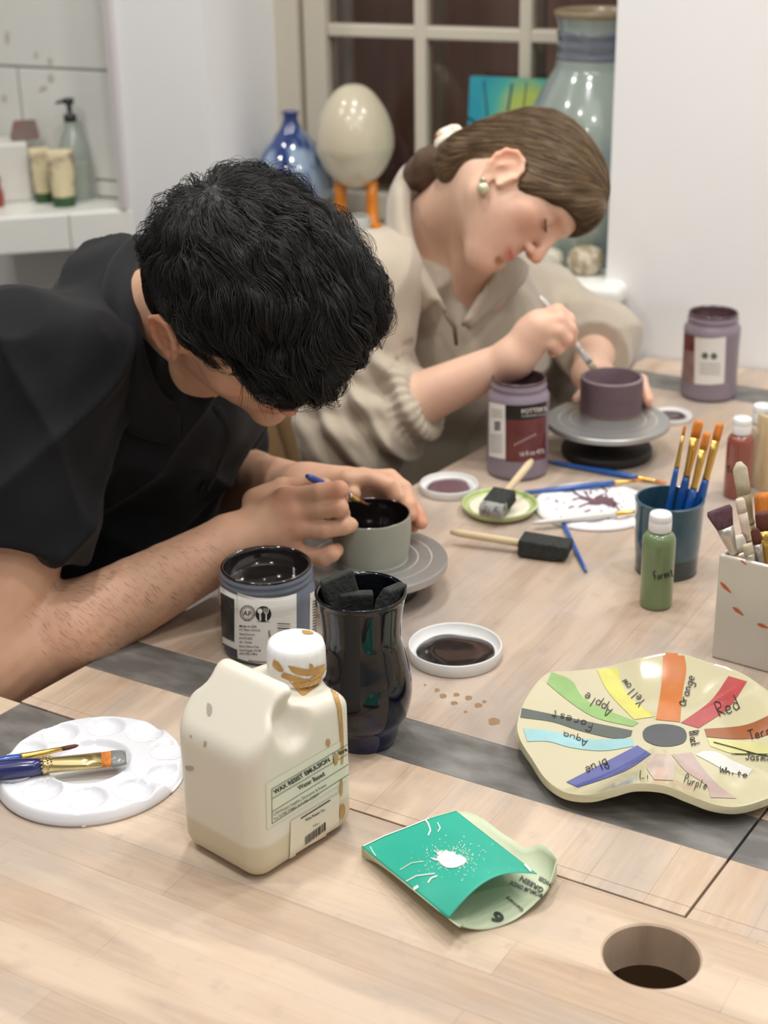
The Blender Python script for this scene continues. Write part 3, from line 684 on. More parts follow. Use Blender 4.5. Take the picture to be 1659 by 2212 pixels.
lobj('body', [(0, .0035), (Rm*.9, .0035), (Rm*.97, .004), (Rm*.985, .02), (Rm, Hm*.6), (Rm, Hm-.002), (Rm*.985, Hm)], mugm, o, 72, 4)
lobj('foot', [(0, 0), (Rm*.9, 0), (Rm*.93, .002), (Rm*.94, .0045)], M('raw_clay', (176, 158, 130), .8), o, 72)
lobj('inside', [(Rm*.985, Hm), (Rm*.93, Hm+.0006), (Rm*.90, Hm-.002), (Rm*.89, Hm*.3), (Rm*.8, .008), (0, .008)], M('mug_inside', (140, 122, 130), .5, col2=(118, 100, 108), scale=30), o, 72)
# ---- squeeze bottles -------------------------------------------------------
capw = M('cap_white', (232, 232, 230), .3)
def bottle(label, cx, yb, wb, rowsh, rowtop, wcap, col, group, text=None, lean=0):
    P = base(cx, yb, wb); o = thing('paint_bottle', label, 'bottle', P, 0, group); R = w2m(wb, P)/2; Hs = z_at(P, rowsh); Ht = z_at(P, rowtop); rc = w2m(wcap, P+np.array([0, 0, Ht]))/2
    bd = npmesh('body', *lathe([(0, 0), (R*.9, 0), (R*.98, .002), (R, .006), (R, Hs-.012), (R*.97, Hs-.006), (R*.86, Hs-.002), (R*.7, Hs), (rc*.8, Hs+.001), (rc*.8, Hs+.006), (0, Hs+.006)], 48), col, o, local=True)
    npmesh('flip_cap', *lathe([(0, Hs+.0015), (rc*.97, Hs+.0015), (rc, Hs+.003), (rc, Hs+(Ht-Hs)*.6), (rc*.985, Hs+(Ht-Hs)*.62), (rc, Hs+(Ht-Hs)*.64), (rc*.97, Ht-.002), (rc*.9, Ht), (0, Ht+.0005)], 40), capw, o, local=True)
    return o, bd
o, bd = bottle('forest green paint bottle standing in front of the teal cup', 1416, 1322, 70, 1148, 1108, 50, M('paint_forest', (112, 132, 92), .2, coat=.5, var=.05), 'white capped paint bottles')
# ---------------- handwriting: single-stroke letters
ST = {'a': [[(.5, .42), (.3, .5), (.08, .35), (.08, .12), (.28, 0), (.5, .15)], [(.5, .48), (.5, .1), (.6, 0)]], 'b': [[(.1, 1), (.1, 0)], [(.1, .35), (.35, .5), (.52, .3), (.45, .05), (.1, .04)]], 'c': [[(.5, .42), (.28, .5), (.08, .25), (.25, 0), (.5, .08)]],
 'd': [[(.5, 1), (.5, 0)], [(.5, .38), (.25, .5), (.06, .25), (.22, 0), (.5, .12)]], 'e': [[(.08, .25), (.5, .28), (.42, .48), (.22, .5), (.07, .25), (.22, 0), (.52, .06)]], 'g': [[(.5, .42), (.25, .5), (.08, .28), (.25, .05), (.5, .2)], [(.5, .48), (.48, -.3), (.25, -.42), (.05, -.3)]],
 'h': [[(.1, 1), (.1, 0)], [(.1, .3), (.32, .5), (.48, .35), (.5, 0)]], 'i': [[(.2, .45), (.2, 0)]], 'k': [[(.1, 1), (.1, 0)], [(.45, .5), (.12, .22), (.5, 0)]], 'l': [[(.2, 1), (.18, 0)]], 'm': [[(.05, .48), (.08, 0)], [(.08, .35), (.25, .5), (.32, .3), (.32, 0)], [(.32, .35), (.5, .5), (.6, .3), (.6, 0)]],
 'n': [[(.08, .48), (.1, 0)], [(.1, .3), (.32, .5), (.48, .35), (.5, 0)]], 'o': [[(.3, .5), (.08, .3), (.15, .03), (.42, .03), (.52, .3), (.3, .5)]], 'p': [[(.1, .48), (.08, -.45)], [(.1, .35), (.35, .5), (.52, .28), (.4, .02), (.1, .08)]], 'q': [[(.5, .42), (.25, .5), (.08, .28), (.25, .05), (.5, .2)], [(.5, .48), (.5, -.45)]],
 'r': [[(.1, .48), (.12, 0)], [(.12, .28), (.3, .48), (.48, .45)]], 's': [[(.45, .44), (.2, .48), (.12, .34), (.42, .18), (.35, .02), (.08, .05)]], 't': [[(.25, .85), (.25, .05), (.42, 0)], [(.05, .52), (.48, .55)]], 'u': [[(.08, .48), (.1, .08), (.3, 0), (.48, .15)], [(.48, .48), (.5, 0)]],
 'w': [[(.03, .48), (.15, 0), (.3, .38), (.42, 0), (.6, .5)]], 'x': [[(.05, .5), (.5, 0)], [(.5, .5), (.05, 0)]], 'y': [[(.06, .48), (.28, .1)], [(.52, .5), (.15, -.42)]],
 'A': [[(.02, 0), (.3, 1), (.58, 0)], [(.12, .35), (.5, .35)]], 'B': [[(.1, 0), (.1, 1), (.42, .9), (.42, .6), (.1, .52), (.5, .4), (.5, .1), (.1, 0)]], 'F': [[(.12, 0), (.15, 1), (.6, 1.02)], [(.13, .55), (.48, .58)]], 'J': [[(.45, 1), (.42, .1), (.2, 0), (.05, .15)], [(.15, 1), (.7, 1)]],
 'L': [[(.12, 1), (.1, 0), (.55, 0)]], 'O': [[(.3, .7), (.06, .4), (.15, 0), (.45, .02), (.55, .4), (.3, .7)]], 'P': [[(.12, 0), (.12, 1), (.5, .9), (.5, .6), (.12, .5)]], 'R': [[(.12, 0), (.12, 1), (.5, .9), (.48, .6), (.12, .5), (.58, 0)]], 'T': [[(.0, 1), (.65, 1)], [(.32, 1), (.3, 0)]], 'V': [[(.02, 1), (.3, 0), (.6, 1)]], 'Y': [[(.02, 1), (.3, .5), (.58, 1)], [(.3, .5), (.28, 0)]], 'W': [[(.0, 1), (.15, 0), (.32, .7), (.48, 0), (.66, 1)]], 'N': [[(.08, 0), (.1, 1), (.5, 0), (.52, 1)]]}
def hand(b, s, p0, p1, h, w=2.0, off=.0007, flip=1, seed=0):
    p0 = np.array(p0, float); p1 = np.array(p1, float); d = (p1-p0)/len(s)/.66; up = flip*np.array([p1[1]-p0[1], -(p1[0]-p0[0])]); up = up/np.linalg.norm(up)*h; r = random.Random(seed); out = []
    for i, ch in enumerate(s):
        for st in ST.get(ch, []):
            j = (r.uniform(-.03, .03), r.uniform(-.05, .05)); Pp = []
            S_ = smooth_prof([(a, c) for a, c in st], 4) if len(st) > 2 else st
            for a, c in S_: Pp.append(p0+d*(i*.66+a+j[0])+up*(c+j[1]))
            v = inkline(b, Pp, w, off)
            if v[1]: out.append(v)
    return join(out)
b = bvh_of(bd); addparts('lettering', hand(b, 'Forest', (1414, 1253), (1456, 1243), 17, 2.0), ink, bd)
o, bd = bottle('terracotta paint bottle standing behind the teal cup', 1591, 1082, 58, 938, 902, 42, M('paint_terracotta', (138, 76, 62), .2, coat=.5, var=.05), 'white capped paint bottles')
b = bvh_of(bd); addparts('lettering', hand(b, 'Tea', (1570, 1021), (1600, 1018), 13, 2.0), ink, bd)
bottle('pale beige paint bottle half hidden behind the terracotta one', 1634, 1055, 54, 915, 874, 42, M('paint_beige', (188, 172, 152), .2, coat=.5, var=.05), 'white capped paint bottles')
# tall cream pot at right edge
P = base(1672, 1066, 104); o = thing('cream_pot', 'tall cream glossy pot cut by the right edge of the picture', 'pot', P); Rr = w2m(52, P); Hh = z_at(P, 892)
lobj('body', [(0, 0), (Rr*.85, 0), (Rr, .005), (Rr, Hh*.5), (Rr*.97, Hh-.002), (Rr*.93, Hh), (Rr*.86, Hh-.003), (Rr*.86, .03), (0, .02)], M('cream_glaze', (214, 192, 150), .12, coat=.8, var=.06, scale=8), o, 64)
# stains on the table
bmid = bvh_of(*[c for c in mid.children if c.name.startswith(('tabletop', 'grey'))])
def _fan(b, cx, cy, rx, ry, off):
    V = [cast(b, cx, cy, off)]+[cast(b, cx+rx*math.cos(k*.628)*(1+.18*math.sin(k*2.3)), cy+ry*math.sin(k*.628)*(1+.15*math.cos(k*1.7)), off) for k in range(10)]
    return V, [(0, 1+k, 1+(k+1) % 10) for k in range(10)]
for x, y, rx, ry in ((944, 1491, 6, 4), (957, 1504, 8, 5), (986, 1501, 7, 4), (981, 1519, 8, 4), (1012, 1508, 8, 5), (1046, 1516, 5, 3), (1033, 1524, 9, 5), (1067, 1559, 13, 8), (1006, 1538, 4, 2), (918, 1480, 3, 2)):
    V, F = _fan(bmid, x, y, rx, ry, .0002); npmesh('stain', V, F, M('stain_brown', (150, 122, 92), .35), mid, smooth=False)
_cp = gp(181, 1786, 0); _o = thing('clay_crumb', 'tiny white clay crumb on the table in front of the near white palette', 'crumb', _cp); npmesh('crumb', *lathe([(0, 0), (.003, .0005), (.0025, .002), (0, .003)], 7, sy=.7), M('crumb_white', (226, 220, 208), .8), _o, local=True)
# ---- brushes ---------------------------------------------------------------
bblue = M('handle_blue', (26, 84, 160), .22, coat=.6); bnavy = M('handle_navy', (34, 40, 98), .22, coat=.7); bwhite = M('handle_white', (214, 212, 208), .35, coat=.3, var=.03); gold = M('ferrule_gold', (212, 172, 92), .25, .85, var=.08); brist = M('bristle_orange', (206, 124, 46), .6, bump=.8, bscale=400, var=.2, scale=200, stretch=(1, 1, .1)); brdk = M('bristle_brown', (92, 48, 36), .6, var=.2, scale=200); silver = M('ferrule_silver', (196, 190, 180), .3, .8, var=.1)
tanw = M('handle_ochre', (196, 150, 84), .45, var=.12, scale=20); hairw = M('bristle_pale', (196, 184, 160), .8, var=.12, scale=120); plumb = M('bristle_plum', (96, 66, 76), .8, var=.3, scale=150, bump=.6, bscale=300)
def brush(label, tip, tail, r=.0032, ferr=.022, bl=.014, hm=None, bm=None, fm=None, group=None, flatdir=None, wide=1.0, taper=.45, splay=1.0, name='paint_brush', tipw=.25):
    """tip -> tail in world coordinates"""
    tip = np.array(tip); tail = np.array(tail); ax = nrm(tail-tip); L = np.linalg.norm(tail-tip); o = thing(name, label, 'paint brush', tail if tail[2] < tip[2] else tip, 0, group)
    fd = np.array(flatdir) if flatdir is not None else (np.array([0, 0, 1.]) if abs(ax[2]) < .8 else np.array([0, 1., 0]))
    s0, s1 = bl, bl+ferr
    if L > s1+.01:
        n = 10; pts = []; rd = []
        for i in range(n+1):
            t = i/n; pts.append(tip+ax*(s1-.001+(L-s1+.001)*t)); rd.append(r*(.85+.35*math.sin(min(1, t*3)*math.pi/2)-(1.2-taper)*max(0, (t-.25)/.75)**1.2*.9))
        rd[-1] *= .6; npmesh('handle', *tube(pts, rd, 14), hm or bblue, o)
    w = r*wide
    q = lambda t: (r*.86*(1-t)+w*t, r*.86*(1-t)+min(r*.6, w)*t)
    P_ = [tip+ax*(s1+.0005), tip+ax*(s1-.002), tip+ax*(s1-.0035), tip+ax*(s1-.006), tip+ax*(s0+ferr*.35), tip+ax*s0]
    rd = [(r*.95, r*.95), (r*.95, r*.95), (r*.86, r*.86), q(0.05), q(.7), q(1)]
    V, F = tube(P_, rd, 20, (fd, 1)); npmesh('ferrule', V, F, fm or gold, o)
    w2 = w*splay
    P_ = [tip+ax*(s0+.001), tip+ax*s0*.6, tip+ax*s0*.2, tip]; m = min(r*.55, w)
    rd = [(w*.96, m*.95), ((w+w2)/2, m*1.02), (w2, m*.7), (w2*tipw, m*.25)]
    V, F = tube(P_, rd, 20, (fd, 1)); npmesh('bristles', V, F, bm or brist, o); return o
# white well palette with two brushes (near left)
def welled(label, C, R, group, wells, wr, wd, central, cr, th=.012, mat=None):
    o = thing('paint_palette', label, 'palette', C, 0, group); n = 192; ms = 84; V = []; F = []
    def hgt(x, y):
        rr = math.hypot(x, y)/R; z = th-.0015*(rr**2)*0
        if rr > .93: z = th - (th*.75)*((rr-.93)/.07)**2
        for (wx, wy) in wells:
            d = math.hypot(x-wx, y-wy)/wr
            if d < 1.12: s = max(0, 1-d*d) if d < 1 else 0; z -= wd*(s**.6)
        d = math.hypot(x-central[0], y-central[1])/cr
        if d < 1.05: z -= (th*.55)*(1-min(1, max(0, (d-.82)/.18))**2*(3-2*min(1, max(0, (d-.82)/.18)))) if d < 1 else 0
        return max(z, .0012)
    for j in range(ms+1):
        rr = R*j/ms
        for i in range(n): a = 2*math.pi*i/n; x, y = rr*math.cos(a), rr*math.sin(a); V.append((x, y, hgt(x, y)))
    for j in range(ms):
        for i in range(n): F.append((j*n+i, (j+1)*n+i, (j+1)*n+(i+1) % n, j*n+(i+1) % n))
    m = len(V)
    for j in (ms, 0):
        for i in range(n): a = 2*math.pi*i/n; rr = R*j/ms*.985; V.append((rr*math.cos(a), rr*math.sin(a), .0))
    for i in range(n):
        F.append((ms*n+i, m+i, m+(i+1) % n, ms*n+(i+1) % n)); F.append((m+i, m+n+i, m+n+(i+1) % n, m+(i+1) % n))
    npmesh('tray', V, F, mat, o, local=True); return o
plw = M('plastic_white', (228, 229, 234), .14, coat=.5)
PC = gp(196, 1650, .010); PC[2] = TZ; PR = w2m(203, PC)
wl = []
for px, py in ((228, 1572), (313, 1584), (128, 1586), (58, 1624), (364, 1622), (358, 1674), (291, 1708), (188, 1726), (92, 1708), (32, 1672)):
    q = gp(px, py, .01); wl.append((q[0]-PC[0], q[1]-PC[1]))
cc = gp(192, 1646, .01)
welled('round white plastic palette with ten wells, near left beside the wax bottle', PC, PR, 'white well palettes', wl, PR*.205, .0085, (cc[0]-PC[0], cc[1]-PC[1]), PR*.46, mat=plw)
b1 = brush('slim blue brush with pointed dark tip lying on the near white palette', gp(170, 1610, .0165), gp(-120, 1672, .018), .0042, .036, .015, bm=brdk, taper=.7, group='brushes on the near white palette', wide=.5, tipw=.1)
b2 = brush('broad flat navy brush with grey-loaded bristles on the near white palette', gp(272, 1636, .018), gp(-150, 1680, .021), .0078, .050, .021, hm=bnavy, bm=brist, fm=M('ferrule_pale_gold', (206, 186, 134), .22, .85, var=.1), taper=.8, wide=1.45, tipw=.95, group='brushes on the near white palette', splay=1.0)
ax = nrm(gp(-150, 1680, .021)-gp(272, 1636, .018)); tp = gp(272, 1636, .018)
npmesh('grey_glaze_load', *tube([tp-ax*.0003, tp+ax*.004, tp+ax*.012, tp+ax*.0135], [(.0112, .0022), (.0116, .0042), (.0118, .0050), (.0112, .0035)], 20, (np.array([0, 0, 1.]), 1)), M('grey_load', (128, 130, 126), .25, coat=.4, var=.06), b2)
npmesh('crimp_beads', *join([lathe([(0, -.0011), (.0011, 0), (0, .0011)], 6, c=tuple(tp+ax*(.0635+.0028*i)+np.cross(ax, [0, 0, 1.])*.0070*math.cos(t)+np.array([0, 0, 1])*.0076*math.sin(t))) for i in range(4) for t in [k*.42+.2*(i % 2) for k in range(8)]]), MATS['ferrule_pale_gold'], b2)
addpd = thing('paint_blob', 'sage green paint smear in a well beneath the slim blue brush', 'paint smear', gp(70, 1634, .008))
_w = gp(64, 1628, .0105)
npmesh('smear', *lathe([(0, .0015), (.009, .001), (.012, 0)], 24, c=tuple(_w-np.array([0, 0, .0056])), sx=1.1, sy=.7), M('sage_paint', (142, 162, 132), .3), addpd)
# far palette with plum splashes
PC2 = gp(1283, 1084, .008); PC2[2] = TZ; PR2 = w2m(130, PC2)
o = welled('white palette splashed with plum paint behind the teal cup', PC2, PR2, 'white well palettes', [(PR2*.74*math.cos(a), PR2*.74*math.sin(a)) for a in [k*2*math.pi/10+.2 for k in range(10)]], PR2*.15, .002, (0, 0), PR2*.4, th=.006, mat=M('plastic_white_far', (232, 230, 232), .3, coat=.2))
b = bvh_of([c for c in o.children][0]); pl = M('plum_paint', (112, 82, 92), .4); Sp = []
def blob(cx, cy, rx, ry, seed, n=36, am=.28):
    r = np.random.default_rng(seed); ph = r.uniform(0, 6.28, 6); V = [cast(b, cx, cy, .0006)]; 
    for k in range(n):
        a = 2*math.pi*k/n; m = 1+am*(math.sin(3*a+ph[0])+.7*math.sin(5*a+ph[1])+.6*math.sin(8*a+ph[2]))/1.5; V.append(cast(b, cx+rx*m*math.cos(a), cy+ry*m*math.sin(a), .0006))
    if any(v is None for v in V): return [], []
    return V, [(0, 1+k, 1+(k+1) % n) for k in range(n)]
Sp = [blob(1300, 1082, 30, 11, 4), blob(1322, 1090, 13, 5, 6, am=.4)]+[inkline(b, p, w, .0007) for p, w in (([(1238, 1062), (1252, 1072), (1278, 1078)], 4), ([(1236, 1080), (1252, 1076), (1272, 1082)], 3), ([(1262, 1062), (1272, 1074)], 4), ([(1250, 1096), (1270, 1088)], 3), ([(1276, 1060), (1276, 1068)], 4), ([(1300, 1055), (1312, 1060), (1308, 1066)], 3), ([(1228, 1098), (1240, 1094)], 2.5), ([(1330, 1092), (1338, 1104)], 3), ([(1262, 1106), (1276, 1102)], 2.5), ([(1200, 1082), (1205, 1085)], 3.5), ([(1216, 1060), (1226, 1062)], 2))]
rr_ = random.Random(5)
for k in range(26):
    a = rr_.uniform(0, 6.28); d = rr_.uniform(.4, .95); Sp.append(blob(1283+122*d*math.cos(a), 1082+44*d*math.sin(a), rr_.uniform(1, 2.4), rr_.uniform(.8, 1.5), k+20, 10))
addparts('plum_splashes', join([s for s in Sp if s[1]]), pl, o)
# green dish with cream glaze
P = base(1079, 1137, 164); o = thing('glaze_dish', 'small lime-green dish of cream glaze under a foam brush', 'dish', P); Rd = w2m(82, P)
lobj('dish', [(0, 0), (Rd*.7, 0), (Rd*.9, .003), (Rd, .010), (Rd*.99, .012), (Rd*.94, .0115), (Rd*.82, .006), (0, .005)], M('lime_glaze', (172, 196, 118), .2, coat=.6, col2=(196, 204, 156), scale=12), o, 72)
lobj('cream_glaze_pool', [(0, .0098), (Rd*.5, .0095), (Rd*.74, .0088), (Rd*.80, .0072)], M('cream_liquid', (228, 222, 202), .35, bump=.2, bscale=50), o, 72)
fb = foam_brush('foam brush resting in the green glaze dish', gp(1075, 1086, .024), gp(1062, 1100, .020)-gp(1096, 1058, .030), gp(1100, 1100, .02)-gp(1040, 1085, .02), .042, .030, .016, .075, 'foam brushes on the table')
_ax = nrm(gp(1062, 1100, .020)-gp(1096, 1058, .030)); _c = gp(1075, 1086, .024)+_ax*.0125
foam_head(_c, _ax, gp(1100, 1100, .02)-gp(1040, 1085, .02), .019, .0306, .0150, fb, M('foam_glazed', (150, 150, 146), .5, col2=(84, 86, 86), scale=120, thr=(.5, .62))).name = 'glaze_coat'
fb2 = foam_brush('foam brush lying flat in front of the splashed palette', gp(1178, 1182, .011), gp(1225, 1190, .010)-gp(1140, 1176, .012), gp(1180, 1205, .011)-gp(1180, 1165, .011), .058, .030, .020, .084, 'foam brushes on the table')
# loose brushes
brush('blue brush laid across the top of the splashed palette', gp(1390, 1036, .012), gp(1122, 1066, .007), .0034, .026, .012, wide=.7, taper=.7, group='brushes near the splashed palette')
brush('blue brush lying on the table behind the splashed palette', gp(1440, 1043, .004), gp(1184, 997, .004), .0034, .026, .012, wide=.7, taper=.6, group='brushes near the splashed palette')
brush('white-handled brush stained plum, at the front rim of the splashed palette', gp(1400, 1102, .012), gp(1152, 1130, .009), .0036, .028, .012, hm=bwhite, wide=.8, taper=.8, group='brushes near the splashed palette')
brush('thin blue brush poking out under the foam brush', gp(1196, 1088, .0026), gp(1266, 1234, .0030), .0026, .02, .01, hm=bblue, wide=.7, taper=.8, group='brushes near the splashed palette')
# teal cup with brushes
P = base(1438, 1258, 134); o = thing('brush_cup', 'teal glazed tumbler holding four blue-handled brushes', 'cup', P); Hc_ = z_at(P, 1076); Rt = w2m(75, P+np.array([0, 0, Hc_])); Rb = w2m(66, P)
lobj('body', [(0, 0), (Rb*.92, 0), (Rb, .004), (Rb*1.02, .02), (Rb+(Rt-Rb)*.3, Hc_*.3)], M('cup_foot_glaze', (40, 54, 58), .15, coat=.6, var=.2, scale=30), o, 72)
lobj('wall', [(Rb+(Rt-Rb)*.28, Hc_*.27), (Rb+(Rt-Rb)*.5+.0004, Hc_*.5), (Rt*.985, Hc_*.93), (Rt, Hc_*.985), (Rt*.985, Hc_), (Rt*.94, Hc_*.995), (Rt*.92, Hc_*.97), (Rt*.9, Hc_*.6), (Rb*.88, .012), (0, .008)], M('teal_glaze', (40, 72, 88), .1, coat=.8, col2=(56, 92, 106), scale=22), o, 72)
for lab, bx, tx, ty, r, w, dy in (('thin blue brush with small red tip leaning leftmost in the teal cup', 1440, 1480, 918, .0030, .6, -.004), ('blue brush with broad orange head standing second in the teal cup', 1461, 1510, 908, .0045, 1.25, .004), ('blue brush with low orange head, third in the teal cup', 1478, 1528, 934, .0042, 1.1, -.012), ('blue brush with orange head leaning far right in the teal cup', 1496, 1556, 914, .0044, 1.1, .0)):
    yb_ = P[1]+dy; b0 = K(bx-22, 1230, yb_); t0_ = K(tx, ty, yb_+.015)
    brush(lab, t0_, b0+(t0_-b0)*.12, r, .044 if r > .004 else .036, .020 if r > .004 else .012, group='brushes in the teal cup', wide=w, bm=brist, taper=.9, tipw=.7 if w > 1 else .15)
# square pot with fish marks
c0 = gp(1536, 1420); c1 = gp(1659, 1454); ed = nrm((c1-c0)*np.array([1, 1, 0])); bk = np.array([-ed[1], ed[0], 0]); 
Wd = .105; Hp = z_at(c0, 1197)
cen = c0+ed*Wd/2+bk*Wd/2; o = thing('square_pot', 'square off-white pot with small orange fish marks at right edge', 'pot', (cen[0], cen[1], TZ), math.atan2(ed[1], ed[0]))
potm = M('pot_offwhite', (212, 206, 194), .25, coat=.3, col2=(200, 192, 180), scale=8)
h2 = Wd/2; hi = h2-.005
V = []
for r_, z in ((h2, 0), (h2, Hp), (hi, Hp), (hi, .008)): V += [(-r_, -r_, z), (r_, -r_, z), (r_, r_, z), (-r_, r_, z)]
F = [(0, 1, 2, 3)[::-1], (12, 13, 14, 15)]+[(i*4+k, i*4+(k+1) % 4, i*4+4+(k+1) % 4, i*4+4+k) for i in range(3) for k in range(4)]
pb = bevel(npmesh('body', V, F, potm, o, smooth=False, local=True), .0035, 4)
b = bvh_of(pb); fm = M('fish_orange', (196, 96, 52), .4)
def fish(x, y, dx, dy, w=5):
    n = 8; V = []; F = []; L = math.hypot(dx, dy); nx, ny = -dy/L, dx/L
    for i in range(n+1):
        t = i/n; ww = w*math.sin(min(1, t*2.2)*math.pi/2)*(1-t)**.7*.5+.4; q = (x+dx*t, y+dy*t)
        for s in (-1, 1):
            c = cast(b, q[0]+nx*ww*s, q[1]+ny*ww*s, .0005); V.append(c if c is not None else c0)
    return V, [(2*i, 2*i+1, 2*i+3, 2*i+2) for i in range(n)]
for _f in (fish(1556, 1257, 24, 24, 9), fish(1583, 1311, 24, 18, 9), fish(1636, 1347, 24, 9, 9), fish(1600, 1210, 14, 10, 3)): addparts('fish_mark', _f, fm, pb)
# brushes in the square pot
bz = TZ+.02
def inpot(label, tx, ty, dy, r, w, bl, fe, hm, bm, fm_, tipw=.3, splay=1., bx=None, **k):
    t = K(tx, ty, cen[1]+dy); bt = np.array([cen[0]+(t[0]-cen[0])*.25+(0 if bx is None else bx), cen[1]+dy*.5, TZ+.012]); q = t+(bt-t)*.97
    return brush(label, t, q, r, fe, bl, hm=hm, bm=bm, fm=fm_, group='brushes in the square pot', wide=w, tipw=tipw, splay=splay, **k)
inpot('bushy plum-stained brush splaying at the left of the square pot', 1552, 1098, -.015, .0052, 1.6, .022, .030, tanw, plumb, silver, .9, 1.5)
inpot('white-painted stick brush with plum drips in the square pot', 1597, 1076, .0, .0048, 1., .016, .03, M('crusted', (220, 204, 186), .6, col2=(120, 70, 70), scale=40, thr=(.55, .65)), M('crusted', (220, 204, 186)), M('crusted', (220, 204, 186)), .7)
inpot('soft grey mop brush leaning up out of the square pot', 1596, 998, .03, .0065, 1.1, .034, .030, M('handle_greenish', (142, 128, 98), .4), hairw, M('handle_greenish', (142, 128, 98)), .35)
inpot('orange flat brush at the very edge behind the mop brush', 1648, 1064, .02, .006, 1.5, .03, .03, tanw, brist, gold, .9)
inpot('brown stiff brush standing at right of the square pot', 1652, 1104, -.01, .0075, 1.3, .02, .045, tanw, brdk, gold, .9)
_p = c0+ed*.004+bk*.022; brush('short orange-haired brush lying over the left rim of the square pot', np.array([_p[0], _p[1], TZ+Hp+.012])-ed*.004, cen+ed*.030+np.array([0, 0, .035]), .0042, .016, .020, hm=M('handle_slate', (92, 104, 118), .4), bm=brist, fm=silver, group='brushes in the square pot', wide=1.1, tipw=.3)
inpot('orange-tipped brush half sunk in the square pot', 1612, 1148, .005, .005, 1.3, .02, .02, tanw, brist, silver, .8)
inpot('white flat brush in the middle of the square pot', 1585, 1160, -.012, .006, 1.6, .018, .03, bblue, M('bristle_white', (214, 206, 196), .7, var=.1, scale=90), silver, .9)
inpot('thin ochre brush with dark tip in the square pot', 1630, 1140, -.02, .0045, 1., .018, .028, tanw, brdk, silver, .4)
inpot('blue-handled brush with silver ferrule in the square pot', 1613, 1175, -.028, .0048, 1., .012, .014, bblue, hairw, silver, .8)
# ================================================================= WAX BOTTLE (jerrycan)
e1, e2 = az(42), az(-48); ez = np.array([0, 0, 1.]); WB = .116; DB = .092
org = gp(558, 1921)
def wb(x, y, z): return org+e1*x+e2*y+ez*z
wbt = thing('wax_bottle', 'cream plastic jerrycan bottle of wax resist with white ribbed cap', 'bottle', wb(WB/2, DB/2, 0), math.atan2(e1[1], e1[0]))
BB = [e1, e2, ez]
s = Sdf(wb(WB/2, DB/2, .09)-np.array([.1, .1, .1]), wb(WB/2, DB/2, .09)+np.array([.1, .1, .1]), .0016)
s.box(wb(WB/2, DB/2, .0795), (WB/2, DB/2, .0795), BB, .017, .004)
s.cut(wb(.000, DB/2, .112), nrm(-e1*.70+ez*.71), .008)
s.box(wb(.101, DB/2, .158), (.042, .09, .028), [nrm(e1-ez*.12), e2, nrm(ez+e1*.12)], .004, .016, 's')
s.cut(wb(.106, DB/2, .130), nrm(e1*.72+ez*.70), .008)
for y, sg in ((0, 1), (DB, -1)):
    s.ell(wb(.047, y-.003*sg, .128), (.019, .019, .024), [nrm(e1+ez*.35), e2, nrm(ez-e1*.35)], .007, 's')
    s.ell(wb(.030, y-.012*sg, .165), (.045, .024, .020), [nrm(e1+ez*.5), e2, nrm(ez-e1*.5)], .012, 's')
s.cone(wb(.090, DB/2, .12), wb(.092, DB/2, .128), .028, .022, .010)
s.cone(wb(.093, DB/2, .11), wb(.093, DB/2, .144), .019, .019, .005)
V, F = s.mesh(3)
waxm = M('hdpe_cream', (222, 217, 202), .35, sss=.05, bump=.06, bscale=50)
nt = waxm.node_tree; _tx = nt.nodes.new('ShaderNodeTexCoord'); _sp = nt.nodes.new('ShaderNodeSeparateXYZ'); _r = nt.nodes.new('ShaderNodeValToRGB'); nt.links.new(_tx.outputs['Object'], _sp.inputs[0]); nt.links.new(_sp.outputs['Z'], _r.inputs[0])
_r.color_ramp.elements[0].position = .031; _r.color_ramp.elements[1].position = .034; _r.color_ramp.elements[0].color = (*s2l((208, 196, 170)), 1); _r.color_ramp.elements[1].color = (*s2l((222, 217, 202)), 1); nt.links.new(_r.outputs[0], nt.nodes['Principled BSDF'].inputs['Base Color'])   # wax inside shows through up to its level
wbody = npmesh('body', V, F, waxm, wbt)
n = 96; prof = [(.0232, 0), (.0240, .001), (.0236, .019), (.0222, .0245), (.0190, .0262), (0, .0264)]; Vc = []; Fc = []
cb = wb(.093, DB/2-.004, .1415)
for j, (r, z) in enumerate(prof):
    for i in range(n):
        a = 2*math.pi*i/n; rr = r*(1-(.022 if (i % 6) == 0 and j < 3 else 0)); Vc.append(cb+np.array([rr*math.cos(a), rr*math.sin(a), z]))
for j in range(len(prof)-1):
    for i in range(n): Fc.append((j*n+i, j*n+(i+1) % n, (j+1)*n+(i+1) % n, (j+1)*n+i))
npmesh('screw_cap', Vc, Fc, capw, wbt)
npmesh('neck_ring', *lathe([(.0205, -.006), (.0232, -.005), (.0238, -.002), (.0228, 0)], 48, c=tuple(cb)), capw, wbt)
b = bvh_of(*[c for c in wbt.children])
resin = M('dried_wax_brown', (166, 118, 54), .35, coat=.3, col2=(196, 156, 92), scale=60, bump=.5, bscale=120)
def ppoly(b, pts, off, mat=None, n=6):
    """closed image polygon as a fan around its centroid, laid on the surface"""
    P = smooth_prof([tuple(p) for p in pts]+[tuple(pts[0])], 3); c = np.mean(np.array(pts, float), 0); V = []; F = []; m = len(P)-1
    for k in range(n+1):
        for i in range(m):
            q = c+(np.array(P[i])-c)*(k/n); p = cast(b, q[0], q[1], off)
            if p is None: p = np.full(3, np.nan)
            V.append(p)
    V = np.array(V)
    for k in range(n):
        for i in range(m):
            f = (k*m+i, k*m+(i+1) % m, (k+1)*m+(i+1) % m, (k+1)*m+i)
            if not np.isnan(V[list(f)]).any() and max(np.linalg.norm(V[f[0]]-V[f[2]]), np.linalg.norm(V[f[1]]-V[f[3]])) < .02: F.append(f)
    return [tuple(v) for v in np.nan_to_num(V)], F
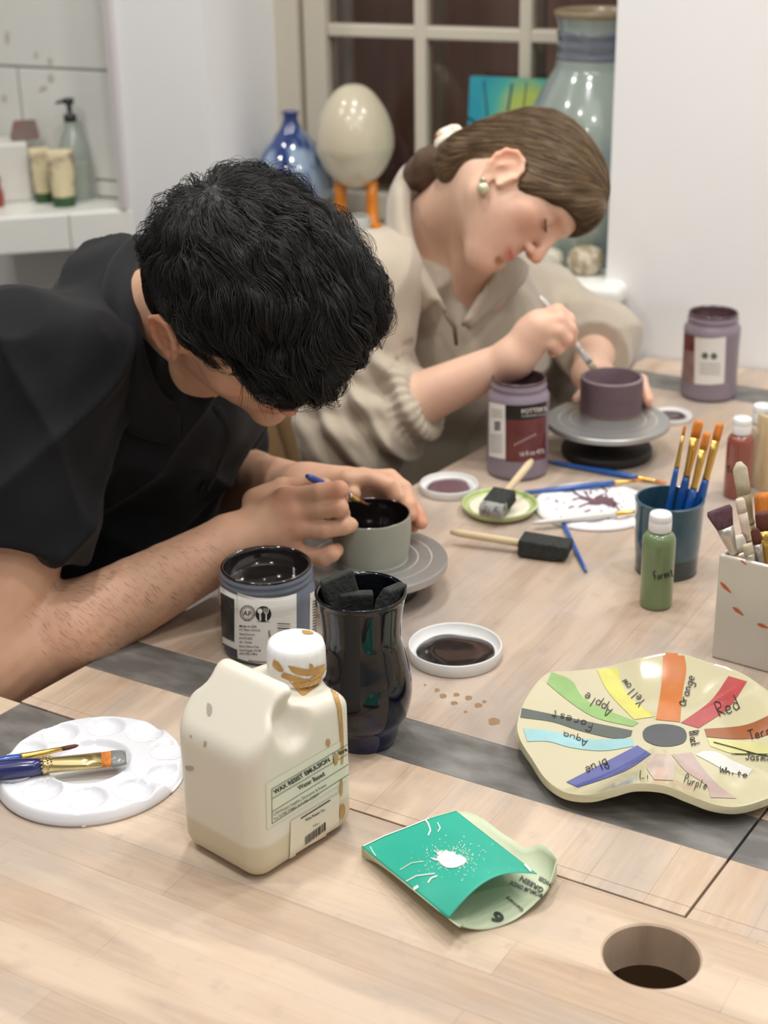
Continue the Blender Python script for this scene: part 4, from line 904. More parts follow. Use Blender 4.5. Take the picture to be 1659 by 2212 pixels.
for _w in ([ppoly(b, [(612, 1452), (640, 1464), (668, 1468), (700, 1458), (712, 1440), (716, 1452), (700, 1466), (688, 1480), (672, 1492), (655, 1503), (640, 1490), (624, 1470), (608, 1462)], .0006),
  strip(b, [(700, 1470), (716, 1494), (728, 1530), (732, 1570), (736, 1620), (735, 1650)], [(708, 1468), (728, 1495), (737, 1530), (740, 1570), (742, 1620), (740, 1650)], .0007, 30, 3),
  ppoly(b, [(706, 1595), (712, 1598), (711, 1610), (706, 1612), (703, 1604)], .0007), ppoly(b, [(722, 1628), (729, 1628), (727, 1648), (722, 1652), (719, 1640)], .0010), ppoly(b, [(733, 1740), (741, 1736), (744, 1752), (738, 1768), (732, 1760)], .0010), ppoly(b, [(733, 1685), (738, 1684), (738, 1712), (733, 1718)], .0010),
  ppoly(b, [(592, 1424), (604, 1432), (612, 1448), (604, 1450), (590, 1438)], .0008), ppoly(b, [(652, 1362), (670, 1364), (678, 1369), (668, 1371), (655, 1369)], .0006), ppoly(b, [(622, 1437), (632, 1445), (660, 1448), (690, 1444), (706, 1432), (704, 1444), (690, 1456), (660, 1460), (634, 1454)], .0006),
  ppoly(b, [(668, 1432), (675, 1436), (676, 1446), (668, 1446)], .0008)]): addparts('wax_drip', _w, resin, wbt)
for _w in ([ppoly(b, [(449, 1518), (456, 1522), (459, 1532), (455, 1546), (449, 1544), (447, 1530)], .0005), ppoly(b, [(442, 1600), (447, 1602), (445, 1612), (440, 1612)], .0005), ppoly(b, [(400, 1655), (416, 1656), (418, 1663), (404, 1663)], .0005), ppoly(b, [(411, 1587), (415, 1589), (414, 1593), (411, 1592)], .0005)]): addparts('grey_smudge', _w, M('smudge', (172, 164, 150), .5), wbt)
L1_ = addparts('label', strip(b, [(574, 1692), (576, 1792)], [(753, 1590), (752, 1683)], .0004, 20, 30), M('label_pale', (220, 220, 200), .35), wbt)
ln = lambda a, c, w=1.0: inkline(b, [a, c], w, .0008)
tx = [ln((585.7, 1704), (752, 1606)), ln((586.5, 1724.7), (752, 1627)), ln((586.5, 1753), (752, 1650)), ln((586.5, 1778.5), (752, 1672)), ln((585.7, 1704), (586.5, 1778.5)), ln((718, 1625), (719, 1647)),
  textpx(b, 'WAX RESIST EMULSION', (592, 1715), (712, 1643), 9, .0009, .03), textpx(b, '1 litre', (725, 1634), (749, 1621), 8.5, .0009, .03), textpx(b, 'Water Based', (644.4, 1706), (701, 1674), 9, .0009, .02),
  textpx(b, 'CTM Potters Supplies, Doncaster & Exeter', (590.6, 1762), (705, 1696), 5.5, .0009), textpx(b, 'Tel: 01709 770801 & 01395 233077', (590.6, 1772), (688.5, 1717), 5.5, .0009)]
addparts('lettering', join([t for t in tx if t[1]]), ink, L1_)
L2_ = addparts('sticker', strip(b, [(626.5, 1773), (624, 1853)], [(731, 1712), (730, 1793)], .0010, 16, 16), M('sticker_cream', (224, 216, 196), .35), wbt)
tx = [textpx(b, 'Wax Resist 1Lt', (658, 1773), (699.5, 1749), 5, .0015, .02), textpx(b, '10050-1', (674, 1785), (688, 1778), 3.5, .0015), inkline(b, [(647, 1767), (711, 1727)], 2.2, .0014)]
r = random.Random(8); t = 0
while t < 1:
    wv = r.choice((.8, 1.2, 1.8)); tx.append(inkline(b, [(656.8+44*t, 1806-32*t), (656.8+44*t, 1824-32*t)], wv, .0015)); t += (wv+r.choice((.8, 1.3)))/44
addparts('lettering', join([t for t in tx if t[1]]), ink, L2_)
# ================================================================= GREEN PACKET
pk = thing('paper_packet', 'open green paper packet dusted with white powder, paper mouth facing right', 'packet', gp(1000, 1900))
c00, c01, c10, c11 = gp(781, 1829, .012), gp(985, 1752, .010), gp(968, 1984, .020), gp(1160, 1888, .020)
def topS(s, t):
    P = (c00*(1-s)+c10*s)*(1-t)+(c01*(1-s)+c11*s)*t; return P+ez*((.003+.015*s**1.3)*math.sin(math.pi*t))-(TU*.004*s)*math.sin(math.pi*t)
def botS(s, t):
    P = (c00*(1-s)+c10*s)*(1-t)+(c01*(1-s)+c11*s)*t; z = P[2]-TZ; P = P-ez*((z-.001)*math.sin(math.pi*t)**.6)
    return P
n = 40; V = []; F = []
mouth = c10-c00
for j in range(n+1):
    for i in range(n+1):
        s, t = i/n, j/n; P = topS(s, t); V.append(P)
F = [(j*(n+1)+i, j*(n+1)+i+1, (j+1)*(n+1)+i+1, (j+1)*(n+1)+i) for j in range(n) for i in range(n)]
def solid(o, t): m = o.modifiers.new('t', 'SOLIDIFY'); m.thickness = t; m.offset = 0; return o
gpm = M('packet_green', (44, 168, 144), .5, col2=(84, 186, 164), scale=8, thr=(.5, .85))
gt = solid(npmesh('green_face', V, F, gpm, pk), .0005)
Bl = [gp(*p) for p in ((781, 1829, .0115), (985, 1752, .0095), (1090, 1803, .012), (1128, 1829, .014), (1150, 1828, .017), (1168, 1822, .021), (1190, 1838, .021), (1203, 1855, .020))]
Fl = [gp(*p) for p in ((782, 1830, .0115), (968, 1984, .0195), (1000, 2002, .008), (1045, 2008, .0015), (1090, 1997, .0015), (1130, 1974, .004), (1180, 1922, .013), (1203, 1857, .0195))]
Bl = smooth_prof([tuple(p) for p in Bl], 6); Fl = smooth_prof([tuple(p) for p in Fl], 6); n2 = 24; V = []
for i in range(len(Bl)):
    for j in range(n2+1):
        u = j/n2; P = np.array(Bl[i])*(1-u)+np.array(Fl[i])*u; zz = P[2]-TZ; V.append(P-ez*max(0, (zz-.0012))*math.sin(math.pi*u)**.7*.97)
F = [(i*(n2+1)+j, i*(n2+1)+j+1, (i+1)*(n2+1)+j+1, (i+1)*(n2+1)+j) for i in range(len(Bl)-1) for j in range(n2)]
inm = M('packet_inside', (196, 206, 176), .6, var=.03, scale=20)
pi_ = solid(npmesh('paper_lining', V, F, inm, pk), .0005)
b = bvh_of(gt)
pw = M('powder_white', (236, 236, 228), .9, bump=.4, bscale=200); Sp = []; r = random.Random(4)
Sp.append(ppoly(b, [(952, 1846), (975, 1846), (1000, 1852), (1008, 1860), (998, 1870), (980, 1876), (962, 1874), (950, 1864), (945, 1854)], .0007))
for k in range(60):
    a = r.uniform(-2.85, -2.35) if k < 24 else r.uniform(0, 6.28); L = r.uniform(18, 48); d0 = r.uniform(0, 16); x, y = 972+r.uniform(-14, 18), 1856+r.uniform(-9, 9)
    L = L if k < 24 else L*.3
    Sp.append(inkline(b, [(x+d0*math.cos(a), y+d0*math.sin(a)*.6), (x+(d0+L*.6)*math.cos(a), y+(d0+L*.6)*math.sin(a)*.7)], r.uniform(1, 4), .0008))
for k in range(420):
    a = r.uniform(0, 6.28); d = abs(r.gauss(0, 1))*34; x, y = 978+d*math.cos(a)*1.2, 1856+d*math.sin(a)*.62; q = disc(b, x, y, r.uniform(.4, 1.3), .0007, 5); Sp.append(q) if q[0] else None
for pts, w in (([(916, 1768), (925, 1780), (930, 1795), (925, 1806)], 3), ([(945, 1778), (951, 1790), (946, 1798)], 2), ([(878, 1905), (900, 1893), (940, 1888)], 2), ([(865, 1880), (890, 1865), (915, 1862)], 1.2), ([(800, 1830), (806, 1842), (812, 1850)], 1.5), ([(925, 1908), (932, 1898), (945, 1893)], 3), ([(884, 1915), (897, 1920), (904, 1915)], 6)): Sp.append(inkline(b, pts, w, .0007))
edge = [(785, 1829), (830, 1807), (880, 1788), (930, 1768)]; Sp.append(inkline(b, edge, 2.0, .0007))
for k in range(12): x = 1010+k*12; 
tear = [(1003, 1757), (1030, 1768), (1052, 1784), (1080, 1800), (1095, 1812), (1110, 1832), (1128, 1856), (1146, 1876), (1158, 1888)]
Sp.append(inkline(b, [(x-4, y+3) for x, y in tear], 4, .0008)); Sp.append(inkline(b, [(822, 1872), (860, 1902), (905, 1940), (940, 1968)], 2.5, .0008))
addparts('white_powder', join([q for q in Sp if q and q[1]]), pw, gt)
b = bvh_of(pi_)
tx = [textpx(b, 'CHROMIUM OXIDE', (1186, 1972-34), (1104, 1904), 9, .0009, .02, updir=(-.5, .86)), textpx(b, 'GREEN', (1176, 1922), (1127, 1893), 10, .0009, .03, updir=(-.5, .86)), textpx(b, 'POWDER', (1198, 1912), (1166, 1893), 9, .0009, .03, updir=(-.5, .86)), textpx(b, 'Germany', (1132, 1966), (1095, 1937), 7, .0009, .02, updir=(-.5, .86)), textpx(b, '56', (1112, 2000), (1072, 1968), 22, .0009, .04, updir=(-.7, .7))]
# letters read upside down towards the camera: baseline runs right to left
addparts('lettering', join([t for t in tx if t[1]]), M('print_grey', (66, 70, 64), .5), pi_)
# ================================================================= CERAMIC TEST DISH
dish = thing('ceramic_dish', 'wavy cream ceramic dish painted with coloured glaze stripes and handwritten names', 'dish', gp(1436, 1590))
DC = gp(1436, 1588, .009)
rim = [(1118, 1562, .026), (1136, 1510, .030), (1180, 1456, .034), (1240, 1449, .026), (1310, 1440, .022), (1380, 1421, .030), (1455, 1410, .036), (1530, 1430, .034), (1600, 1453, .028), (1659, 1492, .026), (1730, 1540, .03), (1765, 1610, .03), (1730, 1690, .022), (1665, 1722, .018), (1600, 1742, .017), (1545, 1738, .019), (1490, 1718, .026), (1435, 1697, .033), (1370, 1693, .034), (1318, 1706, .028), (1270, 1717, .020), (1220, 1711, .017), (1180, 1684, .017), (1150, 1640, .019), (1124, 1598, .022)]
RP = [gp(x, y, z)-DC for x, y, z in rim]
m = 240; P3 = [tuple(p) for p in RP]; PP = [np.array(p) for p in P3]; nn = len(PP); rs = []
for k in range(m):
    t = k/m*nn; i = int(t) % nn; f = t-int(t); a, b_, c, d = PP[i-1], PP[i], PP[(i+1) % nn], PP[(i+2) % nn]
    rs.append(.5*((2*b_)+(-a+c)*f+(2*a-5*b_+4*c-d)*f*f+(-a+3*b_-3*c+d)*f**3))
ns = 40; V = []; F = []
for j in range(ns+1):
    s = j/ns
    for k in range(m): q = rs[k]; V.append((DC[0]+q[0]*s, DC[1]+q[1]*s, DC[2]+q[2]*s**1.9))
for j in range(ns):
    for k in range(m): F.append((j*m+k, (j+1)*m+k, (j+1)*m+(k+1) % m, j*m+(k+1) % m))
cm = M('dish_cream', (194, 187, 154), .1, coat=.9, var=.03, scale=12)
dsurf = npmesh('bowl', V, F, cm, dish); sm_ = dsurf.modifiers.new('t', 'SOLIDIFY'); sm_.thickness = .0065; sm_.offset = 1
bv = dsurf.modifiers.new('b', 'BEVEL'); bv.width = .0022; bv.segments = 3; bv.limit_method = 'ANGLE'; bv.angle_limit = .9
V2, F2 = lathe([(.0, 0), (.045, 0), (.05, .004), (.04, .008)], 48, c=(DC[0], DC[1], TZ)); npmesh('foot_ring', V2, F2, cm, dish)
b = BVHTree.FromPolygons([Vector(v) for v in V], F)
c4 = lambda X, Y: (1100+.337*X, 1380+.337*Y)
def stroke(name, A, B_, col, nu=30):
    A = [c4(*p) for p in smooth_prof(A, 5)]; B_ = [c4(*p) for p in smooth_prof(B_, 5)]
    o = addparts('glaze_stripe', strip(b, A, B_, .0005, nu, 10), M('stripe_'+name, tuple(c*.93 for c in col), .15, coat=.8, var=.10, scale=45, stretch=(1, 1, 1)), dish, True)
    if o: o['label'] = name+' glaze stripe'
    return o
stroke('orange', [(988, 90), (975, 300), (940, 520)], [(1120, 95), (1135, 200), (1112, 340), (1095, 535)], (206, 122, 62))
stroke('red', [(1405, 240), (1290, 400), (1100, 540)], [(1525, 275), (1410, 440), (1215, 575)], (186, 80, 80))
stroke('yellow', [(560, 200), (640, 350), (800, 520)], [(690, 190), (750, 350), (935, 500)], (222, 216, 106))
stroke('apple green', [(240, 285), (400, 415), (560, 510), (790, 565)], [(270, 215), (400, 270), (500, 400), (830, 540)], (146, 188, 108))
stroke('forest green', [(80, 445), (300, 490), (540, 540), (790, 590)], [(70, 505), (280, 535), (450, 590), (680, 642), (780, 625)], (80, 90, 82))
stroke('aqua', [(90, 575), (260, 590), (500, 645), (790, 640)], [(115, 660), (250, 660), (400, 700), (600, 720), (800, 690)], (156, 204, 208))
stroke('blue', [(365, 920), (600, 800), (820, 685)], [(440, 955), (640, 890), (780, 830), (910, 740)], (84, 92, 158))
stroke('lilac', [(920, 740), (880, 820), (930, 905)], [(1030, 740), (1065, 820), (1050, 910)], (212, 192, 182))
stroke('purple', [(1040, 745), (1130, 850), (1260, 940), (1290, 1020)], [(1170, 730), (1240, 830), (1340, 940), (1460, 1025)], (194, 172, 164))
stroke('white', [(1240, 722), (1330, 728), (1430, 780), (1560, 840)], [(1195, 745), (1300, 800), (1400, 855), (1530, 880)], (228, 228, 220))
stroke('pale yellow', [(1270, 640), (1450, 655), (1760, 690)], [(1290, 690), (1450, 740), (1760, 760)], (218, 214, 150))
stroke('terracotta', [(1250, 580), (1450, 565), (1560, 540), (1690, 480)], [(1265, 630), (1450, 645), (1600, 635), (1700, 600)], (162, 98, 62))
q = ppoly(b, [c4(855+0, 600), c4(880, 570), c4(950, 549), c4(1050, 555), c4(1120, 580), c4(1138, 630), c4(1115, 670), c4(1040, 690), c4(950, 688), c4(880, 660), c4(858, 630)], .0006)
addparts('glaze_spot', q, M('stripe_black', (66, 70, 74), .15, coat=.8, var=.08, scale=40), dish, True)
def W_(s_, p0, p1, h, w=1.8, k=0): return hand(b, s_, c4(*p0), c4(*p1), h*.337, w, .0012, seed=k)
wr = [W_('Orange', (1125, 440), (1192, 245), 58, 2), W_('Red', (1345, 510), (1490, 445), 95, 2), W_('Black', (1152, 600), (1168, 698), 58, 1.8), W_('Yellow', (875, 405), (745, 255), 60, 1.8), W_('Apple', (665, 455), (490, 345), 62, 1.8), W_('Forest', (545, 550), (270, 462), 50, 1.6), W_('Aqua', (505, 655), (345, 600), 42, 1.6), W_('Blue', (620, 770), (478, 835), 62, 1.8), W_('Li', (832, 900), (915, 905), 50, 1.6), W_('Purple', (1112, 925), (1262, 975), 55, 1.6), W_('White', (1345, 862), (1530, 898), 40, 1.6), W_('Jasmine', (1512, 778), (1740, 800), 48, 1.8), W_('Terra', (1545, 655), (1720, 600), 60, 1.8),
  inkline(b, [c4(1310, 668), c4(1450, 705), c4(1600, 748), c4(1659, 756)], 1.8, .0012), inkline(b, [c4(1425, 743), c4(1659, 745)], 1.6, .0012)]
addparts('lettering', join([q for q in wr if q[1]]), ink, dish)
# ================================================================= SILL THINGS
def sill(px, off, row=420): P = wall(px, row, off); return np.array([P[0], P[1], ZS])
def zrow(P, row): return z_at(P, row)+TZ
P = sill(1280, -.13, 300); o = thing('large_vase', 'very large pale blue-green glazed vase on the window sill behind the woman', 'vase', P); H = zrow(P, 20)-ZS; q = w2m(1, P+np.array([0, 0, H*.6]))
lobj('body', [(0, 0), (95*q, 0), (110*q, .01), (132*q, H*.18), (150*q, H*.35), (150*q, H*.5), (132*q, H*.62), (104*q, H*.72), (88*q, H*.77), (84*q, H*.8), (80*q, H*.86), (80*q, H*.93), (86*q, H*.975)], M('celadon', (150, 162, 154), .16, coat=.7, col2=(108, 130, 150), scale=9, thr=(.5, .75), stretch=(1, 1, .5)), o, 96)
lobj('rim', [(86*q, H*.972), (90*q, H*.985), (89*q, H), (80*q, H*.995), (74*q, H*.96), (70*q, H*.86)], M('rim_brown', (150, 134, 108), .3, coat=.5), o, 96)
lobj('collar_rings', [(82*q, H*.81), (85*q, H*.82), (82*q, H*.83), (81*q, H*.855), (84*q, H*.865), (81.5*q, H*.875), (82*q, H*.9), (85*q, H*.91), (82*q, H*.92)], M('celadon_band', (92, 104, 124), .2, coat=.6, col2=(120, 124, 128), scale=20, stretch=(1, 1, 6)), o, 96, sm=False)
P = sill(632, -.13, 380); o = thing('blue_vase', 'bulbous blue drip-glazed bottle vase with narrow neck on the sill', 'vase', P); H = zrow(P, 240)-ZS; q = w2m(1, P+np.array([0, 0, H*.6]))
lobj('body', [(0, 0), (52*q, 0), (62*q, .01), (82*q, H*.2), (88*q, H*.38), (78*q, H*.56), (52*q, H*.73), (26*q, H*.85), (17*q, H*.92), (16*q, H*.965), (20*q, H*.99), (18*q, H), (12*q, H*.99), (11*q, H*.93)], M('drip_blue', (34, 58, 118), .08, coat=1, col2=(150, 172, 196), scale=24, thr=(.47, .6), stretch=(1, 1, .25)), o, 80)
lobj('dark_lower_glaze', [(52.4*q, .001), (62.6*q, .010), (82.6*q, H*.2), (87.5*q, H*.3)], M('drip_dark', (34, 34, 40), .15, coat=.8, col2=(88, 80, 60), scale=16, thr=(.5, .7), stretch=(1, 1, .3)), o, 80)
P = sill(768, -.12, 400); 
o = thing('egg_sculpture', 'large cream ceramic egg standing on orange legs on the window sill', 'sculpture', P); zt = zrow(P, 181)-ZS; zb = zrow(P, 404)-ZS; q = w2m(1, P+np.array([0, 0, (zt+zb)/2])); Hh = zt-zb
lobj('egg', [(0, zb), (30*q, zb+Hh*.03), (62*q, zb+Hh*.16), (82*q, zb+Hh*.34), (85.5*q, zb+Hh*.46), (80*q, zb+Hh*.62), (65*q, zb+Hh*.78), (42*q, zb+Hh*.92), (20*q, zb+Hh*.985), (0, zt)], M('egg_cream', (206, 196, 172), .25, coat=.4, var=.04, scale=6), o, 80)
orm = M('leg_orange', (222, 132, 36), .35, coat=.3)
for px, fx in ((735, -1), (803, 1)):
    T_ = sill(px, -.12, 400)
    t = np.array([T_[0], T_[1], ZS+zb+.012]); k = np.array([T_[0], T_[1], ZS+.03]); ft = np.array([T_[0]+.02*fx, T_[1]-.045, ZS+.008]); npmesh('leg', *tube([t, (t+k)/2, k, (k+ft)/2-np.array([0, 0, .002]), ft], [13*q, 13*q, 15*q, 17*q, (19*q, 9*q)], 16), orm, o)
P = sill(776, -.07, 440); o = thing('small_pot', 'small grey-white pot under the egg between its orange legs', 'pot', P); q = w2m(1, P); lobj('body', [(0, 0), (20*q, 0), (24*q, .01), (24*q, .04), (20*q, .052), (17*q, .05)], M('pot_greywhite', (190, 188, 180), .3), o, 40)
o['label'] = 'small grey-white pot on the sill between the orange legs'
# painting
Pa, Pb = wall(1008, 300, -.225), wall(1185, 300, -.225); Zt = zrow(Pa, 168); Lc = np.linalg.norm((Pb-Pa)[:2]); dirc = nrm((Pb-Pa)*np.array([1, 1, 0])); lean = np.array([-WN[0], -WN[1], 0])*.03
A = np.array([Pa[0], Pa[1], ZS]); B_ = A+dirc*(Lc*1.15); Hh = Zt-ZS
pt = thing('painting', 'turquoise and yellow-green canvas with dark branches leaning behind the woman', 'painting', (A+B_)/2)
def cpt(u, v, d): return A+dirc*(Lc*1.15)*u+np.array([0, 0, Hh])*v+lean*v+WN*d
cv = [cpt(u, v, d) for u in (0, 1) for d in (0, .016) for v in (0, 1)]
cmat = bpy.data.materials.new('canvas_paint'); cmat.use_nodes = True; nt = cmat.node_tree; bs = nt.nodes['Principled BSDF']; bs.inputs['Roughness'].default_value = .5
tc = nt.nodes.new('ShaderNodeTexCoord'); mp = nt.nodes.new('ShaderNodeMapping'); gr = nt.nodes.new('ShaderNodeTexGradient'); gr.gradient_type = 'SPHERICAL'; nz = nt.nodes.new('ShaderNodeTexNoise'); nz.inputs['Scale'].default_value = 12; ad = nt.nodes.new('ShaderNodeMath'); ad.operation = 'MULTIPLY_ADD'; ad.inputs[1].default_value = .35; rp = nt.nodes.new('ShaderNodeValToRGB')
gcen = cpt(.62, .80, .016)-np.array((A+B_)/2); mp.inputs['Location'].default_value = tuple(-gcen*11); mp.inputs['Scale'].default_value = (11, 11, 11)
nt.links.new(tc.outputs['Object'], mp.inputs[0]); nt.links.new(mp.outputs[0], gr.inputs[0]); nt.links.new(tc.outputs['Object'], nz.inputs[0]); nt.links.new(nz.outputs['Fac'], ad.inputs[0]); nt.links.new(gr.outputs['Fac'], ad.inputs[2]); nt.links.new(ad.outputs[0], rp.inputs[0])
rp.color_ramp.elements[0].position = .15; rp.color_ramp.elements[0].color = (*s2l((38, 146, 168)), 1); rp.color_ramp.elements[1].position = .85; rp.color_ramp.elements[1].color = (*s2l((178, 196, 96)), 1)
e_ = rp.color_ramp.elements.new(.5); e_.color = (*s2l((70, 168, 158)), 1); nt.links.new(rp.outputs[0], bs.inputs['Base Color'])
npmesh('canvas', cv, [(0, 1, 3, 2), (4, 6, 7, 5), (0, 4, 5, 1), (2, 3, 7, 6), (0, 2, 6, 4), (1, 5, 7, 3)], cmat, pt, smooth=False)
brn = []
for pts, w_ in (([(.0, .75), (.15, .70), (.3, .62), (.5, .55)], .004), ([(.15, .98), (.2, .8), (.22, .6)], .003), ([(.45, .97), (.42, .8), (.3, .62), (.28, .4)], .004), ([(.6, .98), (.58, .8)], .002), ([(.22, .6), (.4, .4), (.5, .2)], .003)):
    brn.append(tube([cpt(u, v, .0165) for u, v in pts], w_*.5, 6))
npmesh('branch_strokes', *join(brn), M('branch_teal', (22, 74, 92), .5), pt)
for lab, px, row, w_, h_, c1_, c2_ in (('pale shell-like ceramic stone on the sill beside the woman\'s face', 1188, 600, 56, .038, (206, 202, 184), (172, 172, 150)), ('brown speckled round ceramic stone at the right end of the sill', 1264, 606, 76, .047, (164, 148, 122), (206, 196, 176))):
    P = sill(px, -.02, row-15); o = thing('ceramic_stone', lab, 'stone', P, 0, 'stones on the sill'); r_ = w2m(w_/2, P); a, c = h_/2, r_
    V, F = lathe(smooth_prof([(0, 0), (r_*.6, .001), (r_*.96, h_*.35), (r_, h_*.55), (r_*.8, h_*.85), (r_*.35, h_*.97), (0, h_*.9)], 4), 60, sy=.85)
    V = [(x*(1+.05*math.cos(8*math.atan2(y, x))), y*(1+.05*math.cos(8*math.atan2(y, x))), z) for x, y, z in V]
    npmesh('stone', V, F, M('stone_'+str(px), c1_, .5, col2=c2_, scale=60, thr=(.45, .6)), o, local=True)
# ================================================================= LEDGE THINGS
def lg(px, row): return gp(px, row, ZL-TZ)
def zl(P, row): return z_at(P, row)+TZ-ZL
P0, P1 = lg(-28, 441), lg(72, 434); d = nrm(P1-P0); bk_ = np.array([-d[1], d[0], 0]); Wp = np.linalg.norm(P1-P0)
o = thing('planter_box', 'white box planter at the far left of the ledge', 'planter', P0+d*Wp/2+bk_*.05); Hh = zl(P0, 315)
v = [P0+d*a+bk_*c+ez*z for a in (0, Wp) for c in (0, .09) for z in (0, Hh)]; bevel(npmesh('box', v, [(0, 1, 3, 2), (4, 6, 7, 5), (0, 4, 5, 1), (2, 3, 7, 6), (0, 2, 6, 4), (1, 5, 7, 3)], M('box_white', (216, 214, 206), .4), o, smooth=False), .004)
Q0 = P0+d*(Wp*.68)+bk_*.03; zr0 = Hh+.001
o = thing('slate_house', 'grey-brown slate roof ornament standing on the white box planter', 'ornament', Q0+ez*zr0)
L_ = .052; V = [Q0+d*a+bk_*c+ez*(zr0+z) for a, c, z in ((0, 0, 0), (L_, 0, 0), (L_, .035, 0), (0, .035, 0), (.008, .017, .034), (L_-.004, .017, .034))]
bevel(npmesh('roof', V, [(0, 3, 2, 1), (0, 1, 5, 4), (2, 3, 4, 5), (0, 4, 3), (1, 2, 5)], M('slate_brown', (110, 102, 94), .7, col2=(128, 84, 78), scale=30), o, smooth=False), .002)
P = lg(-4, 446); o = thing('red_ornament', 'small reddish ornament at the picture edge in front of the box planter', 'ornament', P); lobj('body', [(0, 0), (.010, 0), (.012, .02), (.008, .04), (.010, .05), (.004, .06), (0, .062)], M('ornament_red', (150, 70, 56), .5), o, 24)
def cream_tube(label, px, row, w_, top, rot):
    P = lg(px, row); o = thing('cream_tube', label, 'tube', P, rot, 'squeeze tubes on the ledge'); Ht = zl(P, top); r_ = w2m(w_/2, P)
    lobj('cap', [(0, 0), (r_*.85, 0), (r_*.88, .002), (r_*.86, .018), (0, .018)], M('cap_green', (52, 84, 48), .4), o, 32)
    V = []; n = 32; m_ = 8
    for j in range(m_+1):
        t = j/m_
        for i in range(n): a = 2*math.pi*i/n; V.append((r_*(.88+.22*t)*math.cos(a), r_*(.88*(1-t)+.04)*math.sin(a), .0185+(Ht-.0185)*t))
    F = [(j*n+i, j*n+(i+1) % n, (j+1)*n+(i+1) % n, (j+1)*n+i) for j in range(m_) for i in range(n)]+[tuple(range(m_*n, m_*n+n))]
    npmesh('tube', V, F, M('tube_cream', (206, 194, 156), .35, col2=(150, 128, 116), scale=28, thr=(.52, .62)), o, local=True); return o
cream_tube('tan patterned squeeze tube on its green cap against the planter', 96, 436, 42, 318, .5)
cream_tube('cream squeeze tube on its green cap in front of the soap bottle', 140, 444, 54, 322, .2)
P = lg(168, 430); o = thing('soap_bottle', 'clear pump soap bottle with black pump behind the cream tube', 'bottle', P); Hs = zl(P, 262); Ht = zl(P, 212); r_ = w2m(32, P)
lobj('body', [(0, 0), (r_*.95, 0), (r_, .004), (r_, Hs*.55), (r_*.8, Hs*.75), (r_*.45, Hs*.93), (r_*.4, Hs)], M('soap_clear', (196, 206, 196), .12, trans=.45, coat=.4), o, 48)
lobj('label', [(r_*1.005, Hs*.12), (r_*1.008, Hs*.5)], M('soap_label', (226, 222, 208), .5), o, 48)
lobj('pump', [(0, Hs), (r_*.42, Hs), (r_*.42, Hs+.012), (r_*.16, Hs+.014), (r_*.16, Ht-.010), (r_*.34, Ht-.010), (r_*.34, Ht), (0, Ht)], M('pump_black', (40, 44, 48), .3), o, 24, sm=False)
pp = P+ez*(Ht-.005); npmesh('spout', *tube([pp, pp-d*.012, pp-d*.024-ez*.003], [.004, .0035, .002], 12), MATS['pump_black'], o)
P = lg(196, 425); o = thing('clear_bottle', 'pale translucent bottle leaning at right of the soap bottle', 'bottle', P); Hs = zl(P, 345); r_ = w2m(17, P)
lobj('body', [(0, 0), (r_*.95, 0), (r_, .004), (r_*.95, Hs*.8), (r_*.5, Hs*.95), (r_*.5, Hs), (0, Hs)], M('clear_grey', (206, 210, 204), .2, trans=.3), o, 32)
# decorated tile marks
bt = bvh_of(tb); r = random.Random(2); dm = []
for x, y, w_, h_ in ((16, 80, 5, 14), (78, 118, 4, 8), (108, 132, 6, 8), (110, 168, 7, 10), (95, 190, 8, 5), (10, 212, 6, 8), (88, 195, 4, 3)):
    q = ppoly(bt, [(x+w_*math.cos(a), y+h_*math.sin(a)) for a in [k*1.047 for k in range(6)]], .001); dm.append(q)
for _w in dm: addparts('leaf_mark', _w, M('leaf_pinkish', (204, 194, 182), .4), tb)
# ================================================================= CHAIR (woman's)
chm = M('chair_oak', (150, 120, 84), .4, var=.15, scale=14, stretch=(1, 1, .2))
FD = nrm([.85, -.53, 0]); RD = np.array([-.53, -.85, 0])      # facing / right-hand directions of the two sitters
def chair(label, C, group=None):
    """C: floor point under the seat centre; the sitter faces FD"""
    o = thing('wooden_chair', label, 'chair', C, math.atan2(FD[1], FD[0]), group)
    sv, sf = prism([(.20, -.19), (.20, .19), (-.19, .17), (-.19, -.17)], .43, .455); s_ = bevel(npmesh('seat', sv, sf, chm, o, smooth=False, local=True), .008, 3)
    for x, y in ((.17, .16), (.17, -.16), (-.16, .14), (-.16, -.14)):
        V, F = lathe(smooth_prof([(.012, 0), (.018, .08), (.02, .2), (.014, .24), (.022, .27), (.018, .38), (.015, .432)], 4), 20); npmesh('leg', [(v[0]+x*(1.08-.08*v[2]/.43), v[1]+y*(1.08-.08*v[2]/.43), v[2]) for v in V], F, chm, o, local=True)
    for i, y in enumerate((-.15, -.09, -.03, .03, .09, .15)):
        hh = .42; V, F = lathe(smooth_prof([(.010, 0), (.019, .006), (.010, .014), (.013, .03), (.021, .10), (.020, .18), (.014, .26), (.011, .34), (.010, hh)], 4), 20)
        npmesh('spindle', [(v[0]-.165-.12*v[2]/hh, v[1]+y, v[2]+.453) for v in V], F, chm, o, local=True)
    tr, tf = boxm(-.29, 0, .905, .022, .40, .075); bevel(npmesh('top_rail', tr, tf, chm, o, smooth=False, local=True), .009, 3)
    return o
